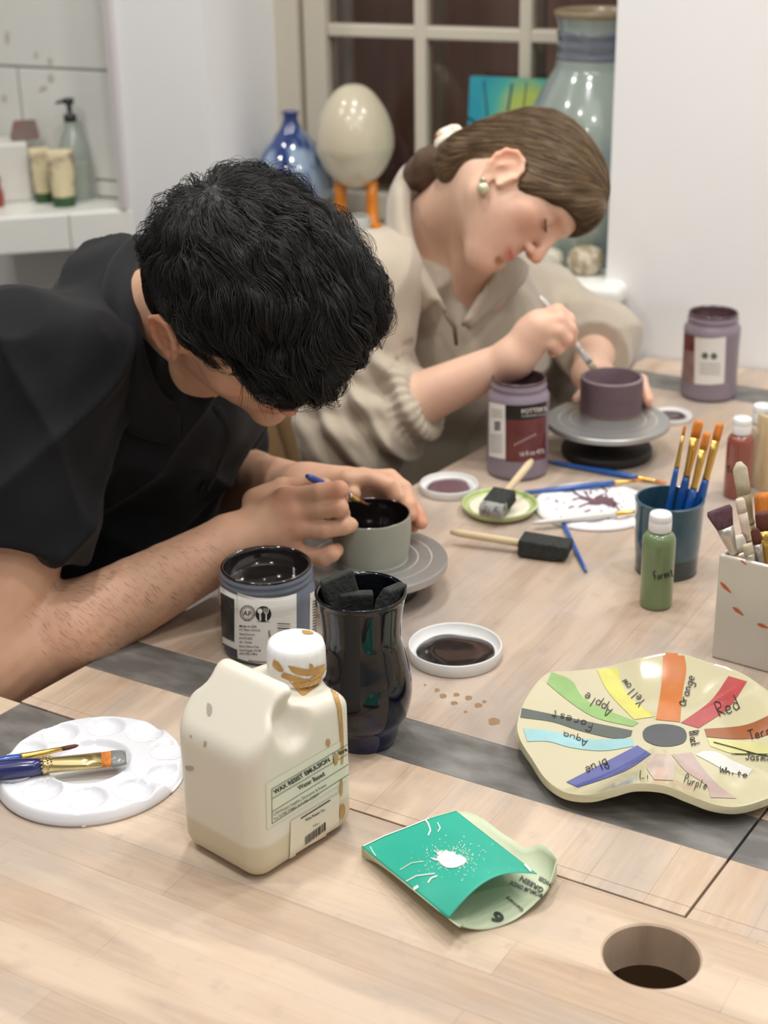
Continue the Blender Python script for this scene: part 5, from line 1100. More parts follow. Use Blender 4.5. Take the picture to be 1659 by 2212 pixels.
# ================================================================= PEOPLE
def frame(Fi, Ti, hint):
    """local head axes (right, forward, up) from in-image directions"""
    Fw = nrm(CR*Fi[0]+CU*Fi[1]+CT*Fi[2]); Up = np.array(CR*hint[0]+CU*hint[1]+CT*hint[2]); Up = nrm(Up-Fw*(Up@Fw)); return np.cross(Fw, Up), Fw, Up
def head_sdf(s, H, A, sc=1.0, fem=False, ears=(1, -1), eo=(0, 0)):
    X, Y, Z = A; L = lambda x, y, z: H+sc*(x*X+y*Y+z*Z); B = [X, Y, Z]; r3 = lambda *r: tuple(v*sc for v in r); q = sc
    s.ell(L(0, .0, .012) if fem else L(0, -.006, .022), r3(.071, .086, .074) if fem else r3(.074, .091, .082), B, .012); s.ell(L(0, .030, -.005), r3(.064, .062, .07), B, .02); s.ell(L(0, .046, .035), r3(.056, .042, .045), B, .02)
    for m in (1, -1):
        s.cone(L(.052*m, .0, -.030), L(.046*m, .012, -.068), .017*q, .014*q, .02); s.cone(L(.046*m, .012, -.068), L(.004*m, .074, -.099), .013*q, .013*q, .02)
    s.ell(L(0, .040, -.055), r3(.046, .045, .048), B, .02)
    s.ell(L(0, .020, -.048), r3(.0585, .050, .050), B, .025)
    if fem:
        for m in (1, -1): s.cone(L(.034*m, .045, -.052), L(.012*m, .070, -.090), .021*q, .017*q, .025)
    for m in (1, -1): s.ell(L(.040*m, .060, -.024), r3(.021, .018, .017), B, .016)
    s.ell(L(0, .083, -.098), r3(.014, .011, .012), B, .014); s.ell(L(0, .074, -.064), r3(.026, .019, .024), B, .014)
    for m in (1, -1):
        s.cone(L(.010*m, .087, .017), L(.042*m, .072, .017), .008*q, .008*q, .012)
        s.ell(L(.031*m, .096, -.001), r3(.015, .014, .010), B, .010, 's'); s.ell(L(.031*m, .0735, -.002), r3(.0135, .0125, .0120), B, .003)
        s.cone(L(.020*m, .0855, -.006), L(.031*m, .0868, -.0075), .0012, .0012, .0015); s.cone(L(.031*m, .0868, -.0075), L(.042*m, .0815, -.005), .0012, .0012, .0015)
    s.cone(L(0, .088, .010), L(0, .106, -.028), .0062*q, .0078*q, .010); s.ell(L(0, .109, -.034), r3(.0088, .0092, .0082), B, .006)
    for m in (1, -1): s.ell(L(.0105*m, .099, -.037), r3(.0065, .0085, .0065), B, .005); s.ell(L(.006*m, .103, -.0435), r3(.003, .005, .003), B, .002, 's')
    for m in (1, -1):
        s.cone(L(.022*m, .0835, -.064), L(.004*m, .0935, -.0605), .0022*q, .0042*q, .004); s.cone(L(.020*m, .0835, -.067), L(.0, .0920, -.072), .0022*q, .0050*q, .004)
        s.cone(L(.024*m, .0850, -.0655), L(0, .1000, -.0655), .0009, .0012, .0025, 's')
    s.ell(L(0, .0905, -.083), r3(.014, .006, .005), B, .006, 's')
    for m in (1, -1):
        if m not in ears: continue
        E = lambda u, v, w=0: L(m*((.070 if fem else .0745)+max(0, -u)*.38+.004+w), -.004+u+eo[0], -.014+v+eo[1])
        hx = [(.010, -.004), (.012, .010), (.007, .022), (-.004, .029), (-.016, .026), (-.024, .014), (-.024, .000), (-.018, -.013), (-.010, -.023)]
        s.cone(L(m*.066, -.002+eo[0], -.014+eo[1]), E(-.008, 0, -.004), .014*q, .010*q, .006)
        s.ell(E(-.006, .004, .000), r3(.0035, .017, .025), [nrm(X*m+Y*.38), nrm(Y-X*m*.38), Z], .003)
        for a, c in zip(hx[:-1], hx[1:]): s.cone(E(*a, .002), E(*c, .002), .0036*q, .0036*q, .002)
        s.ell(E(-.004, -.026, .000), r3(.0048, .0085, .0085), B, .004)
        s.ell(E(.000, -.003, .007), r3(.006, .0085, .012), B, .003, 's'); s.cone(E(-.010, .018, .005), E(-.015, .002, .005), .003, .003, .002, 's')
        s.cone(E(.011, -.008, .001), E(.010, -.014, .001), .004, .004, .003)
    return L
def hloc(V, H, A, sc):
    D = (V-H)/sc; return D@A[0], D@A[1], D@A[2]
def gaus(x, y, z, c, r): return np.exp(-(((x-c[0])/r[0])**2+((y-c[1])/r[1])**2+((z-c[2])/r[2])**2))
def skin_cols(V, H, A, sc, fem):
    x, y, z = hloc(V, H, A, sc); C = np.ones((len(V), 3)); ax_ = np.abs(x)
    def t(w, c):
        w = np.clip(w, 0, 1)[:, None]; C[:] = C*(1-w)+C*np.array(c)*w
    t(.9*gaus(ax_, y, z, (.040, .062, -.030), (.022, .03, .022)), (1.0, .78, .74) if fem else (1.0, .85, .82))
    t(.9*gaus(ax_, y, z, (.0, .110, -.034), (.016, .014, .016)), (1.0, .72, .68))
    t(1.3*gaus(ax_, y, z, (.008, .094, -.066), (.016, .012, .0075)), (.86, .50, .50) if fem else (.86, .6, .56))
    t(.9*gaus(ax_, y, z, (.088, -.012, -.010), (.016, .03, .036)), (1.04, .74, .66))
    if fem: t(.5*gaus(ax_, y, z, (.032, .086, .004), (.02, .015, .010)), (.80, .64, .60))
    else: t(.75*np.clip(gaus(ax_, y, z, (.035, .055, -.085), (.045, .05, .032))+gaus(ax_, y, z, (.062, .0, -.055), (.02, .03, .03)), 0, 1), (.80, .78, .78))
    n1 = nfield(V, 22, 1)*.5+nfield(V, 55, 2)*.5; C *= (1+.035*n1)[:, None]; C[:, 1:] *= (1+.02*nfield(V, 30, 3))[:, None]
    return C
def red_at(V, C, pts, r, c=(1.03, .80, .76), a=.7):
    for p in pts:
        w = a*np.exp(-((V-np.array(p))**2).sum(1)/r**2); C *= (1-w)[:, None]+w[:, None]*np.array(c)
def finger(s, P, R, k=.0025, k0=.006):
    for i in range(len(P)-1): s.cone(P[i], P[i+1], R[i], R[i+1], k0 if i == 0 else k)
def ray_of(mesh_V, mesh_F): return BVHTree.FromPolygons([Vector(v) for v in mesh_V], [tuple(int(i) for i in f) for f in mesh_F])
def strands(bv, roots, nrms, dirf, n, length, lift, r0, seg=3, rnd=None, droop=0.0, offs=.0):
    """individual hairs/locks: thin tapered tubes that follow the surface"""
    VV = []; FF = []; c = 0
    for ri in range(len(roots)):
        p = Vector(roots[ri]); nn_ = Vector(nrms[ri]); L_ = length(p); step_ = L_/n; pts = [p+nn_*offs]; hgt = lift(p)
        d = None
        for i in range(n):
            dd = dirf(p, nn_)
            d = dd if d is None else (d*.5+dd*.5)
            d = (d-nn_*d.dot(nn_)); d.normalize(); q = p+d*step_; loc, nr, ix, ds = bv.find_nearest(q)
            if loc is None: break
            u = (i+1)/n; free = Vector(pts[-1])+d*step_+Vector((0, 0, -1))*droop*u*step_
            base_ = loc+nr*(offs+hgt*math.sin(min(1, u*1.25)*math.pi*.8)); pts.append(base_*(1-.35*u)+free*.35*u); p = loc; nn_ = nr
        if len(pts) < 3: continue
        P = np.array([tuple(v) for v in pts]); T = np.gradient(P, axis=0); T /= np.linalg.norm(T, axis=1)[:, None]+1e-9
        N = np.array(nn_); S = np.cross(T, N); S /= np.linalg.norm(S, axis=1)[:, None]+1e-9; U_ = np.cross(S, T); m = len(P)
        rad = r0*np.interp(np.linspace(0, 1, m), [0, .3, .75, 1], [.8, 1, .75, .12])
        for k in range(seg):
            a = 2*math.pi*k/seg; VV.append(P+(S*math.cos(a)*1.6+U_*math.sin(a)*.7)*rad[:, None])
        ids = [c+k*m+np.arange(m) for k in range(seg)]
        for k in range(seg):
            a, b_ = ids[k], ids[(k+1) % seg]; FF.append(np.stack([a[:-1], b_[:-1], b_[1:], a[1:]], 1))
        c += seg*m
    return np.concatenate(VV), np.concatenate(FF)
def sample_surface(V, F, n, mask=None, seed=0):
    r = np.random.default_rng(seed); a = V[F]; area = np.linalg.norm(np.cross(a[:, 2]-a[:, 0], a[:, 3]-a[:, 1]), axis=1)
    if mask is not None: area = area*mask(a.mean(1))
    i = r.choice(len(F), n, p=area/area.sum()); w = r.random((n, 2)); A_ = a[i]; P = (A_[:, 0]*(1-w[:, :1])+A_[:, 1]*w[:, :1])*(1-w[:, 1:])+(A_[:, 3]*(1-w[:, :1])+A_[:, 2]*w[:, :1])*w[:, 1:]
    N = np.cross(A_[:, 2]-A_[:, 0], A_[:, 3]-A_[:, 1]); N /= np.linalg.norm(N, axis=1)[:, None]; return P, N
UP = Vector((0, 0, 1))
skin_m = M('skin_man', (208, 164, 136), .48, sss=.25, attr='Col', bump=.12, bscale=900)
skin_w = M('skin_woman', (226, 186, 162), .45, sss=.25, attr='Col')
# ----------------------------------------------------------------- MAN
MH = K(530, 643, 1.46); MA = frame((.44, -.87, .25), None, (.24, .21, .95)); msc = 1.01
S_R, S_L = K(118, 800, 1.50), K(440, 730, 1.78); NB = K(275, 700, 1.63)
E_R, W_R = K(-15, 1452, 1.375), K(492, 1180, 1.47)
E_L, W_L = K(480, 1050, 1.85), K(655, 1058, 1.615)
allp = np.array([MH, S_R, S_L, NB, E_R, W_R, E_L, W_L, K(915, 1140, 1.52)])
s = Sdf(np.minimum(allp.min(0)-.10, MH-.16), np.maximum(allp.max(0)+.06, MH+.16), .0021)
ML = head_sdf(s, MH, MA, msc, eo=(.010, -.012))
s.cone(ML(0, -.030, -.045), NB, .056, .050, .02); s.cone(ML(0, .0, -.07), NB+FD*.06-ez*.05, .042, .045, .02)
CH = (S_R+S_L)/2+np.array([0, 0, -.10])
s.cone(NB, CH, .05, .08, .03); s.cone(S_R, S_L, .04, .04, .03)
s.cone(S_R, E_R, .052, .043, .02); s.cone(E_R, E_R+(W_R-E_R)*.35, .043, .046, .012); s.cone(E_R+(W_R-E_R)*.35, W_R, .046, .0315, .012)
s.cone(S_L, E_L, .05, .044, .02); s.cone(E_L, E_L+(W_L-E_L)*.35, .044, .045, .012); s.cone(E_L+(W_L-E_L)*.35, W_L, .045, .029, .012)
# right hand (holds the brush)
Ym = 1.478
mc = {'i': K(618, 1078, Ym+.012), 'm': K(634, 1108, Ym), 'r': K(640, 1140, Ym-.004), 'p': K(628, 1174, Ym)}
hn = nrm(CT*.9+CU*.4)
for f, r in (('i', .0125), ('m', .0125), ('r', .012), ('p', .0115)): s.cone(W_R+(mc[f]-W_R)*.15, mc[f], .0195, r, .014)
s.cone(W_R+(K(560, 1140, Ym+.01)-W_R)*.3, K(590, 1130, Ym+.012), .024, .022, .015); s.cone(W_R, K(545, 1165, Ym+.005), .026, .021, .015)
for f in 'imrp': s.ell(mc[f]+hn*.004, (.009, .009, .008), None, .008)
finger(s, [mc['i'], K(690, 1064, Ym-.002), K(733, 1057, Ym-.004), K(736, 1074, Ym+.012), K(722, 1080, Ym+.024)], [.0112, .0098, .0094, .0082, .0072])
finger(s, [mc['m'], K(690, 1100, Ym-.006), K(733, 1097, Ym-.010), K(738, 1108, Ym+.006), K(724, 1110, Ym+.020)], [.0114, .0098, .0096, .0084, .0074], k0=.004)
finger(s, [mc['r'], K(700, 1143, Ym-.008), K(742, 1137, Ym-.006), K(758, 1134, Ym+.002)], [.0112, .0100, .0094, .0082], k0=.004)
finger(s, [mc['p'], K(652, 1196, Ym-.004), K(698, 1204, Ym-.012), K(716, 1196, Ym-.013), K(727, 1188, Ym-.004)], [.0108, .0092, .0096, .0092, .0078], k0=.004)
finger(s, [K(555, 1085, Ym+.03), K(612, 1058, Ym+.040), K(668, 1052, Ym+.036), K(700, 1050, Ym+.024)], [.016, .0135, .0115, .009], k0=.012)
# left hand round the back of the bowl
lm = {'i': K(752, 1040, 1.575), 'm': K(782, 1034, 1.595), 'r': K(798, 1044, 1.61), 'p': K(796, 1062, 1.615)}
for f, r in (('i', .0125), ('m', .0125), ('r', .012), ('p', .011)): s.cone(W_L+(lm[f]-W_L)*.15, lm[f], .0195, r, .014)
s.cone(W_L, K(735, 1058, 1.60), .026, .022, .015)
finger(s, [lm['i'], K(800, 1034, 1.575), K(838, 1048, 1.570), K(852, 1070, 1.568)], [.0112, .0100, .0094, .0080])
finger(s, [lm['m'], K(842, 1032, 1.592), K(872, 1056, 1.580), K(884, 1092, 1.562), K(888, 1112, 1.555)], [.0112, .0100, .0094, .0086, .0076], k0=.004)
finger(s, [lm['r'], K(850, 1050, 1.605), K(882, 1078, 1.590), K(900, 1110, 1.568), K(910, 1130, 1.560)], [.0112, .0098, .0092, .0086, .0076], k0=.004)
finger(s, [lm['p'], K(838, 1082, 1.610), K(872, 1110, 1.592), K(894, 1136, 1.570)], [.0102, .0088, .0084, .0074], k0=.004)
finger(s, [K(700, 1062, 1.592), K(732, 1066, 1.572), K(762, 1068, 1.562)], [.014, .0115, .0095], k0=.010)
V, F = s.mesh(2); del s
C = skin_cols(V, MH, MA, msc, False)
red_at(V, C, [mc['i'], mc['m'], mc['r'], K(720, 1200, Ym), K(735, 1058, Ym-.01)], .016); red_at(V, C, [K(900, 1120, 1.56), K(895, 1138, 1.57)], .018, a=.9)
Nn = normals(V, F)
man = thing('person', 'man in a black polo shirt bent over a bowl he paints inside', 'person', (CH[0], CH[1], .45), 0)
V = V+Nn*(nfield(V, 60, 4)*.0003)[:, None]
npmesh('body', V, F, skin_m, man, col=C)
# arm hair
mbv = ray_of(V[::1], F)
armd = Vector(nrm(W_R-E_R))
def amask(P):
    t = (P-E_R)@(W_R-E_R)/((W_R-E_R)@(W_R-E_R)); d_ = np.linalg.norm(P-(E_R+np.outer(t, W_R-E_R)), axis=1); return ((t > .2) & (t < 1.0) & (d_ < .06)).astype(float)*(1-.6*np.clip((t-.6)/.4, 0, 1))
rp_, rn_ = sample_surface(V, F, 1300, amask, 3)
av = Vector(nrm(-CU*1.0+CR*.25))
hv, hf = strands(mbv, rp_, rn_, lambda p, n_: av+armd*.6+Vector((noise.noise(p*60), noise.noise(p*60+Vector((9, 0, 0))), 0))*.6, 4, lambda p: .008, lambda p: .0009, .00006)
npmesh('arm_hair', hv, hf, M('arm_hair', (96, 70, 54), .6), man)
# ---- black polo
def shirt_mesh(s, sm=3): return s.mesh(sm)
PEL = NB+np.array([-.27, .17, -.45]); PEL[2] = max(PEL[2], .56)
s = Sdf(np.minimum.reduce([S_R, S_L, NB, PEL, E_R])-.20, np.maximum.reduce([S_R, S_L, NB, PEL, MH-.1])+.16, .0042)
c1, c2 = K(300, 840, 1.64), K(200, 1040, 1.68)
s.cone(PEL, c2, .135, .125, .03); s.cone(c2, c1, .125, .12, .03); s.cone(c1, (S_R+S_L)/2-ez*.04, .12, .09, .03)
s.cone(c1+FD*.01, K(405, 840, 1.68), .105, .072, .03); s.cone(K(405, 860, 1.68), K(345, 1050, 1.69), .076, .062, .03); s.cone(S_L, K(395, 900, 1.76), .07, .070, .03)
s.cone(K(262, 640, 1.66), NB-ez*.02, .064, .080, .03); s.cone(S_R, NB-ez*.03, .068, .078, .03); s.cone(S_L, NB-ez*.03, .066, .072, .03); s.cone(K(20, 880, 1.70), NB-ez*.05, .10, .08, .03); s.cone(K(20, 880, 1.70), PEL, .11, .13, .04); s.cone(S_R+np.array([-.02, .02, 0]), c2, .075, .10, .04)
hem = S_R+(E_R-S_R)*.60; s.cone(S_R, hem, .068, .071, .02); s.cut(hem, nrm(E_R-S_R), .003, R=.115)
s.cone(S_R+np.array([-.05, .0, -.06]), c2, .075, .11, .03)
heml = S_L+(E_L-S_L)*.66; s.cone(S_L, heml, .066, .060, .02)
# neck opening
s.ell(ML(.005, .040, -.13), (.050, .045, .060), MA, .008, 's')
V, F = s.mesh(3); del s; N_ = normals(V, F)
def ridged(V, d, sc, seed): q = V@d*sc+nfield(V, 3.5, seed)*1.3; return (1-np.abs(np.sin(q)))**2
w = ridged(V, nrm([.5, .3, -.8]), 42, 3)*.010+nfield(V, 7, 5)*.006+ridged(V, nrm([.8, -.3, .5]), 30, 6)*.007
V = V+N_*w[:, None]
polo = M('polo_black', (10, 11, 15), .75, sheen=.06, spec=.3, var=.12, scale=60, bump=.2, bscale=900)
npmesh('polo_shirt', V, F, polo, man)
# collar: a turned-down band
def band(name, inner, outer, mat, parent, th=.004, n=8, bulge=.0):
    I = smooth_prof([tuple(p) for p in inner], 5); O = smooth_prof([tuple(p) for p in outer], 5); V = []; m = len(I)
    for i in range(m):
        a, c = np.array(I[i]), np.array(O[i])
        for j in range(n+1): u = j/n; V.append(a+(c-a)*u+CT*bulge*math.sin(math.pi*u)+ez*bulge*math.sin(math.pi*u))
    F = [(i*(n+1)+j, i*(n+1)+j+1, (i+1)*(n+1)+j+1, (i+1)*(n+1)+j) for i in range(m-1) for j in range(n)]
    o = npmesh(name, V, F, mat, parent); solid(o, th); return o
band('collar', [K(330, 520, 1.66), K(299, 560, 1.62), K(296, 640, 1.55), K(306, 720, 1.51), K(322, 790, 1.50), K(350, 850, 1.51), K(395, 888, 1.54)],
     [K(262, 545, 1.66), K(228, 590, 1.61), K(212, 670, 1.555), K(218, 770, 1.52), K(240, 870, 1.50), K(285, 935, 1.50), K(392, 965, 1.52)], polo, man, .004, 8, .010)
band('placket', [K(395, 888, 1.54), K(420, 930, 1.555), K(440, 1000, 1.57), K(430, 1060, 1.59)], [K(480, 880, 1.56), K(500, 930, 1.57), K(480, 1000, 1.59), K(450, 1060, 1.60)], polo, man, .003, 4, .004)
def trousers(P, mat, parent, r=.095, hipw=.10, pr_=.15):
    s = Sdf(np.array([P[0]-.28, P[1]-.48, .0]), np.array([P[0]+.62, P[1]+.30, P[2]+.12]), .0075)
    s.cone(P+RD*.07, P-RD*.07, pr_*.86, pr_*.86, .03)
    for m in (1, -1):
        hp_ = P+RD*m*hipw-ez*.02; kn = hp_+FD*.40-ez*.035+RD*m*.03; an = kn+FD*.02; an = np.array([an[0], an[1], .06]); s.cone(hp_, kn, r, r*.72, .03); s.cone(kn, an, r*.70, r*.52, .02)
    V, F = s.mesh(2); npmesh('trousers', V, F, mat, parent)
trousers(np.array([PEL[0], PEL[1], .555]), M('trousers_dark', (44, 46, 54), .8, var=.1, scale=30), man)
# ---- hair
s = Sdf(MH-.20, MH+.20, .0026); L = ML; B = list(MA)
s.ell(L(0, -.009, .034), (.086, .099, .077), B, .02); s.ell(L(-.022, .030, .056), (.080, .080, .060), B, .03); s.ell(L(-.045, .058, .046), (.056, .060, .050), B, .03); s.ell(L(-.008, .094, .040), (.058, .036, .032), B, .02)
s.ell(L(0, -.068, -.02), (.066, .042, .066), B, .02)
for m in (1, -1): s.ell(L(.036*m, -.046, -.032), (.047, .044, .050), B, .02)
s.ell(L(0, .112, -.068), (.10, .072, .084), B, .010, 's'); s.ell(L(.10, .026, -.080), (.05, .060, .058), B, .008, 's'); s.ell(L(-.10, .026, -.080), (.05, .060, .058), B, .008, 's'); s.ell(L(0, .010, -.138), (.12, .10, .075), B, .008, 's'); s.ell(L(0, -.12, -.125), (.1, .06, .06), B, .01, 's')
s.ell(L(.094, .006, -.026), (.028, .026, .032), B, .004, 's')
V, F = s.mesh(2); del s; N_ = normals(V, F); x, y, z = hloc(V, MH, MA, 1)
V = V+N_*((nfield(V, 10, 8)*.007+nfield(V, 24, 9)*.005+nfield(V, 50, 10)*.002)*np.clip((z+.03)/.06, .2, 1))[:, None]
hairm = M('hair_black', (22, 19, 19), .42, spec=.5, var=.35, scale=120)
hr = npmesh('hair', V, F, hairm, man)
hb = ray_of(V, F); WH = Vector(L(.012, -.088, .085)); vX, vY, vZ = (Vector(a) for a in MA); vH = Vector(MH)
def mdir(p, n_):
    a = p-WH; dist = a.length; a.normalize(); lx, ly, lz = (p-vH).dot(vX), (p-vH).dot(vY), (p-vH).dot(vZ)
    sw = n_.cross(a)*(-.9*math.exp(-dist/.05)); f = max(0, min(1, (ly+.02)/.08))
    d = a*1.0+sw+vY*.5*f+Vector((0, 0, -.55*f))-vZ*(.5 if lz < .03 else 0)
    q = p*16; w = Vector((noise.noise(q), noise.noise(q+Vector((7, 3, 1))), noise.noise(q+Vector((1, 9, 5)))))
    q = p*45; w2_ = Vector((noise.noise(q), noise.noise(q+Vector((7, 3, 1))), noise.noise(q+Vector((1, 9, 5)))))
    return d+w*1.7+w2_*.8
def mlen(p):
    lz = (p-vH).dot(vZ); ly = (p-vH).dot(vY); t = max(0, min(1, (lz+.02)/.07)); return (.014+.034*t)*(.8+.5*abs(noise.noise(p*200)))*(1.2 if ly > .06 else 1)
def mlift(p):
    lz = (p-vH).dot(vZ); t = max(0, min(1, (lz+.02)/.07)); return (.001+.009*t*(.25+abs(noise.noise(p*26))*2.2)*abs(1+noise.noise(p*220)))
rp_, rn_ = sample_surface(V, F, 15000, None, 5)
hv, hf = strands(hb, rp_, rn_, mdir, 6, mlen, mlift, .00027, droop=.3)
npmesh('hair_strands', hv, hf, M('hair_strand_black', (24, 21, 20), .5, spec=.5), hr)
# fringe: locks that hang free past the forehead
r = random.Random(11); fv = []
for k in range(520):
    u = r.random(); a0 = L(-.065+.105*u+r.uniform(-.006, .006), .090+r.uniform(-.012, .014)-abs(u-.5)*.02, .034+r.uniform(-.012, .022)); a0 = np.array(a0)
    d = nrm(MA[1]*.9+np.array([0, 0, -.8])-MA[2]*.25+CR*r.uniform(-.35, .35)+np.array([0, 0, -.1])); ln_ = r.uniform(.014, .040); bend = MA[0]*r.uniform(-.5, .7)+np.array([0, 0, -.4])
    P = [a0+d*ln_*t+bend*ln_*t*t*.6 for t in (0, .25, .5, .75, 1)]; rr = r.uniform(.0002, .0004); fv.append(tube(P, [rr, rr, rr*.9, rr*.6, rr*.15], 3, caps=False))
npmesh('fringe', *join(fv), MATS['hair_strand_black'], hr)
eb = []
for m in (1, -1):
    for k in range(60):
        u = r.random(); p0 = ML(m*(.012+.034*u), .0885-.010*u*u-.003*u+.002, .016+.006*math.sin(u*2.4)+r.uniform(-.003, .003)); eb.append(tube([p0, p0+MA[0]*m*.006+MA[2]*.001, p0+MA[0]*m*.010+MA[2]*-.001-MA[1]*.002], [.0004, .0003, .0001], 3, caps=False))
npmesh('eyebrow', *join(eb), MATS['hair_strand_black'], man)
tip = K(793, 1090, WC[1]+.014); 
brush('blue artist brush held in the man\'s right hand, tip inside the bowl', tip, K(662, 1028, Ym+.010), .0038, .016, .012, hm=M('handle_royal', (44, 72, 158), .3, coat=.5), bm=brdk, fm=gold, wide=1.3, taper=.9, tipw=.7)
# ----------------------------------------------------------------- WOMAN
WH_ = K(1132, 384, 2.02); WA_ = frame((.40, -.87, .20), None, (.87, .40, 0)); wsc = .97
wNB = K(930, 510, 2.13); wSR, wSL = K(805, 610, 2.0), K(1160, 665, 2.30); wER, wWR = K(765, 925, 1.96), K(1112, 772, 1.89); wEL, wWL = K(1290, 738, 2.20), K(1275, 808, 2.02)
allp = np.array([WH_, wNB, wSR, wSL, wER, wWR, wEL, wWL, K(1400, 860, 1.95)])
s = Sdf(np.minimum(allp.min(0)-.09, WH_-.14), np.maximum(allp.max(0)+.06, WH_+.14), .0025)
WLo = head_sdf(s, WH_, WA_, wsc, True, ears=(1, -1), eo=(.016, -.020)); L = WLo
s.cone(L(0, -.025, -.045), wNB+np.array([0, 0, .0]), .046, .052, .02); s.cone(L(0, .005, -.06), wNB+FD*.07-ez*.06, .034, .045, .02); wCH = (wSR+wSL)/2-ez*.09
s.cone(wNB, wCH+FD*.03, .05, .08, .03); s.cone(wNB+FD*.06-ez*.05, wCH+FD*.03, .035, .04, .03); s.cone(wSR, wSL, .02, .02, .03)
s.cone(wSR, wER, .042, .036, .02); s.cone(wER, wER+(wWR-wER)*.35, .037, .0375, .012); s.cone(wER+(wWR-wER)*.35, wWR, .0375, .0235, .012)
s.cone(wSL, wEL, .042, .036, .02); s.cone(wEL, wWL, .036, .024, .012)
# right hand: pen grip
Yh = 1.885
s.cone(wWR, K(1165, 705, Yh), .024, .022, .012); s.cone(wWR, K(1150, 735, Yh+.01), .024, .020, .012); s.cone(K(1150, 720, Yh+.01), K(1195, 700, Yh+.01), .022, .018, .012)
finger(s, [K(1178, 690, Yh+.015), K(1204, 672, Yh+.012), K(1228, 690, Yh+.012), K(1238, 718, Yh+.022)], [.0115, .0098, .0088, .0072], k0=.006)
finger(s, [K(1176, 698, Yh), K(1208, 690, Yh-.004), K(1230, 710, Yh), K(1236, 736, Yh+.012)], [.0115, .0096, .0088, .0072], k0=.006)
finger(s, [K(1172, 714, Yh-.006), K(1206, 714, Yh-.010), K(1224, 732, Yh-.006), K(1216, 748, Yh+.006)], [.0112, .0094, .0086, .0072], k0=.006)
finger(s, [K(1166, 732, Yh-.006), K(1192, 742, Yh-.010), K(1206, 754, Yh-.004), K(1194, 762, Yh+.008)], [.0105, .0084, .0078, .0066], k0=.006)
finger(s, [K(1140, 720, Yh+.035), K(1180, 712, Yh+.045), K(1216, 716, Yh+.035), K(1234, 724, Yh+.030)], [.014, .0115, .0095, .0078], k0=.010)
# left hand steadying the mug
s.cone(wWL, K(1330, 835, 2.035), .024, .021, .012)
finger(s, [K(1338, 820, 2.035), K(1385, 822, 2.02), K(1392, 844, 1.965), K(1399, 864, 1.95)], [.0108, .0092, .0084, .0072])
finger(s, [K(1338, 832, 2.035), K(1384, 838, 2.015), K(1398, 858, 1.985), K(1400, 872, 1.965)], [.0108, .0092, .0084, .0072], k0=.004)
finger(s, [K(1334, 846, 2.03), K(1378, 852, 2.015), K(1394, 868, 1.99)], [.0108, .0092, .0076], k0=.004)
finger(s, [K(1330, 856, 2.025), K(1366, 866, 2.02), K(1384, 876, 2.0)], [.010, .0085, .007], k0=.004)
finger(s, [K(1292, 826, 2.02), K(1268, 848, 2.0), K(1248, 862, 1.985)], [.012, .010, .0078], k0=.008)
V, F = s.mesh(2); del s; C = skin_cols(V, WH_, WA_, wsc, True); red_at(V, C, [K(1235, 725, Yh), K(1215, 750, Yh), K(1398, 862, 1.95), K(1200, 672, Yh)], .018, a=.6)
wom = thing('person', 'woman in a beige half-zip fleece with tied-back hair painting a plum mug', 'person', (wCH[0], wCH[1], .45), 0)
npmesh('body', V, F, skin_w, wom, col=C)
# fleece
wPEL = K(860, 1045, 2.27); wPEL[2] = .57
s = Sdf(np.minimum.reduce([wSR, wSL, wNB, wPEL, wER])-.20, np.maximum.reduce([wSR, wSL, wNB, wPEL, wEL])+.14, .004)
t1_, t2_ = K(985, 735, 2.16), K(915, 900, 2.22)
s.cone(wPEL, t2_, .135, .125, .03); s.cone(t2_, t1_, .125, .125, .03); s.cone(t1_, (wSR+wSL)/2-ez*.03, .12, .085, .03); s.cone(t1_, wSL-ez*.04, .118, .08, .03); s.cone(t2_, K(1120, 870, 2.30), .12, .09, .03)
s.cone(wSR, wNB-ez*.02, .062, .062, .03); s.cone(wSL, wNB-ez*.02, .062, .062, .03); s.cone(K(830, 700, 2.22), wNB-ez*.05, .10, .07, .03); s.cone(K(830, 700, 2.22), wPEL, .11, .12, .03)
s.cone(wSR, wER, .067, .073, .02); cuf = wER+(wWR-wER)*.44; s.cone(wER, cuf, .074, .052, .02)
# gathered folds of the pushed-up sleeve
fa = nrm(wWR-wER); fu = nrm(np.cross(fa, np.cross(ez, fa)))
s.cone(cuf+fa*.0, cuf+fa*.03, .047, .042, .01); s.cut(cuf+fa*.006, fa, .003, R=.08)
cul = wEL+(wWL-wEL)*.45; s.cone(wSL, wEL, .062, .060, .02); s.cone(wEL, cul, .060, .052, .02); s.cut(cul, nrm(wWL-wEL), .003, R=.07)
Lw = WLo
for a, c, r1_, r2_ in ((K(915, 450, 2.08), K(948, 560, 2.03), .050, .036), (K(948, 560, 2.03), K(980, 676, 1.99), .036, .008), (K(985, 480, 1.99), K(975, 640, 1.955), .050, .03)): s.cone(a, c, r1_, r2_, .006, 's')
V, F = s.mesh(3); del s; N_ = normals(V, F)
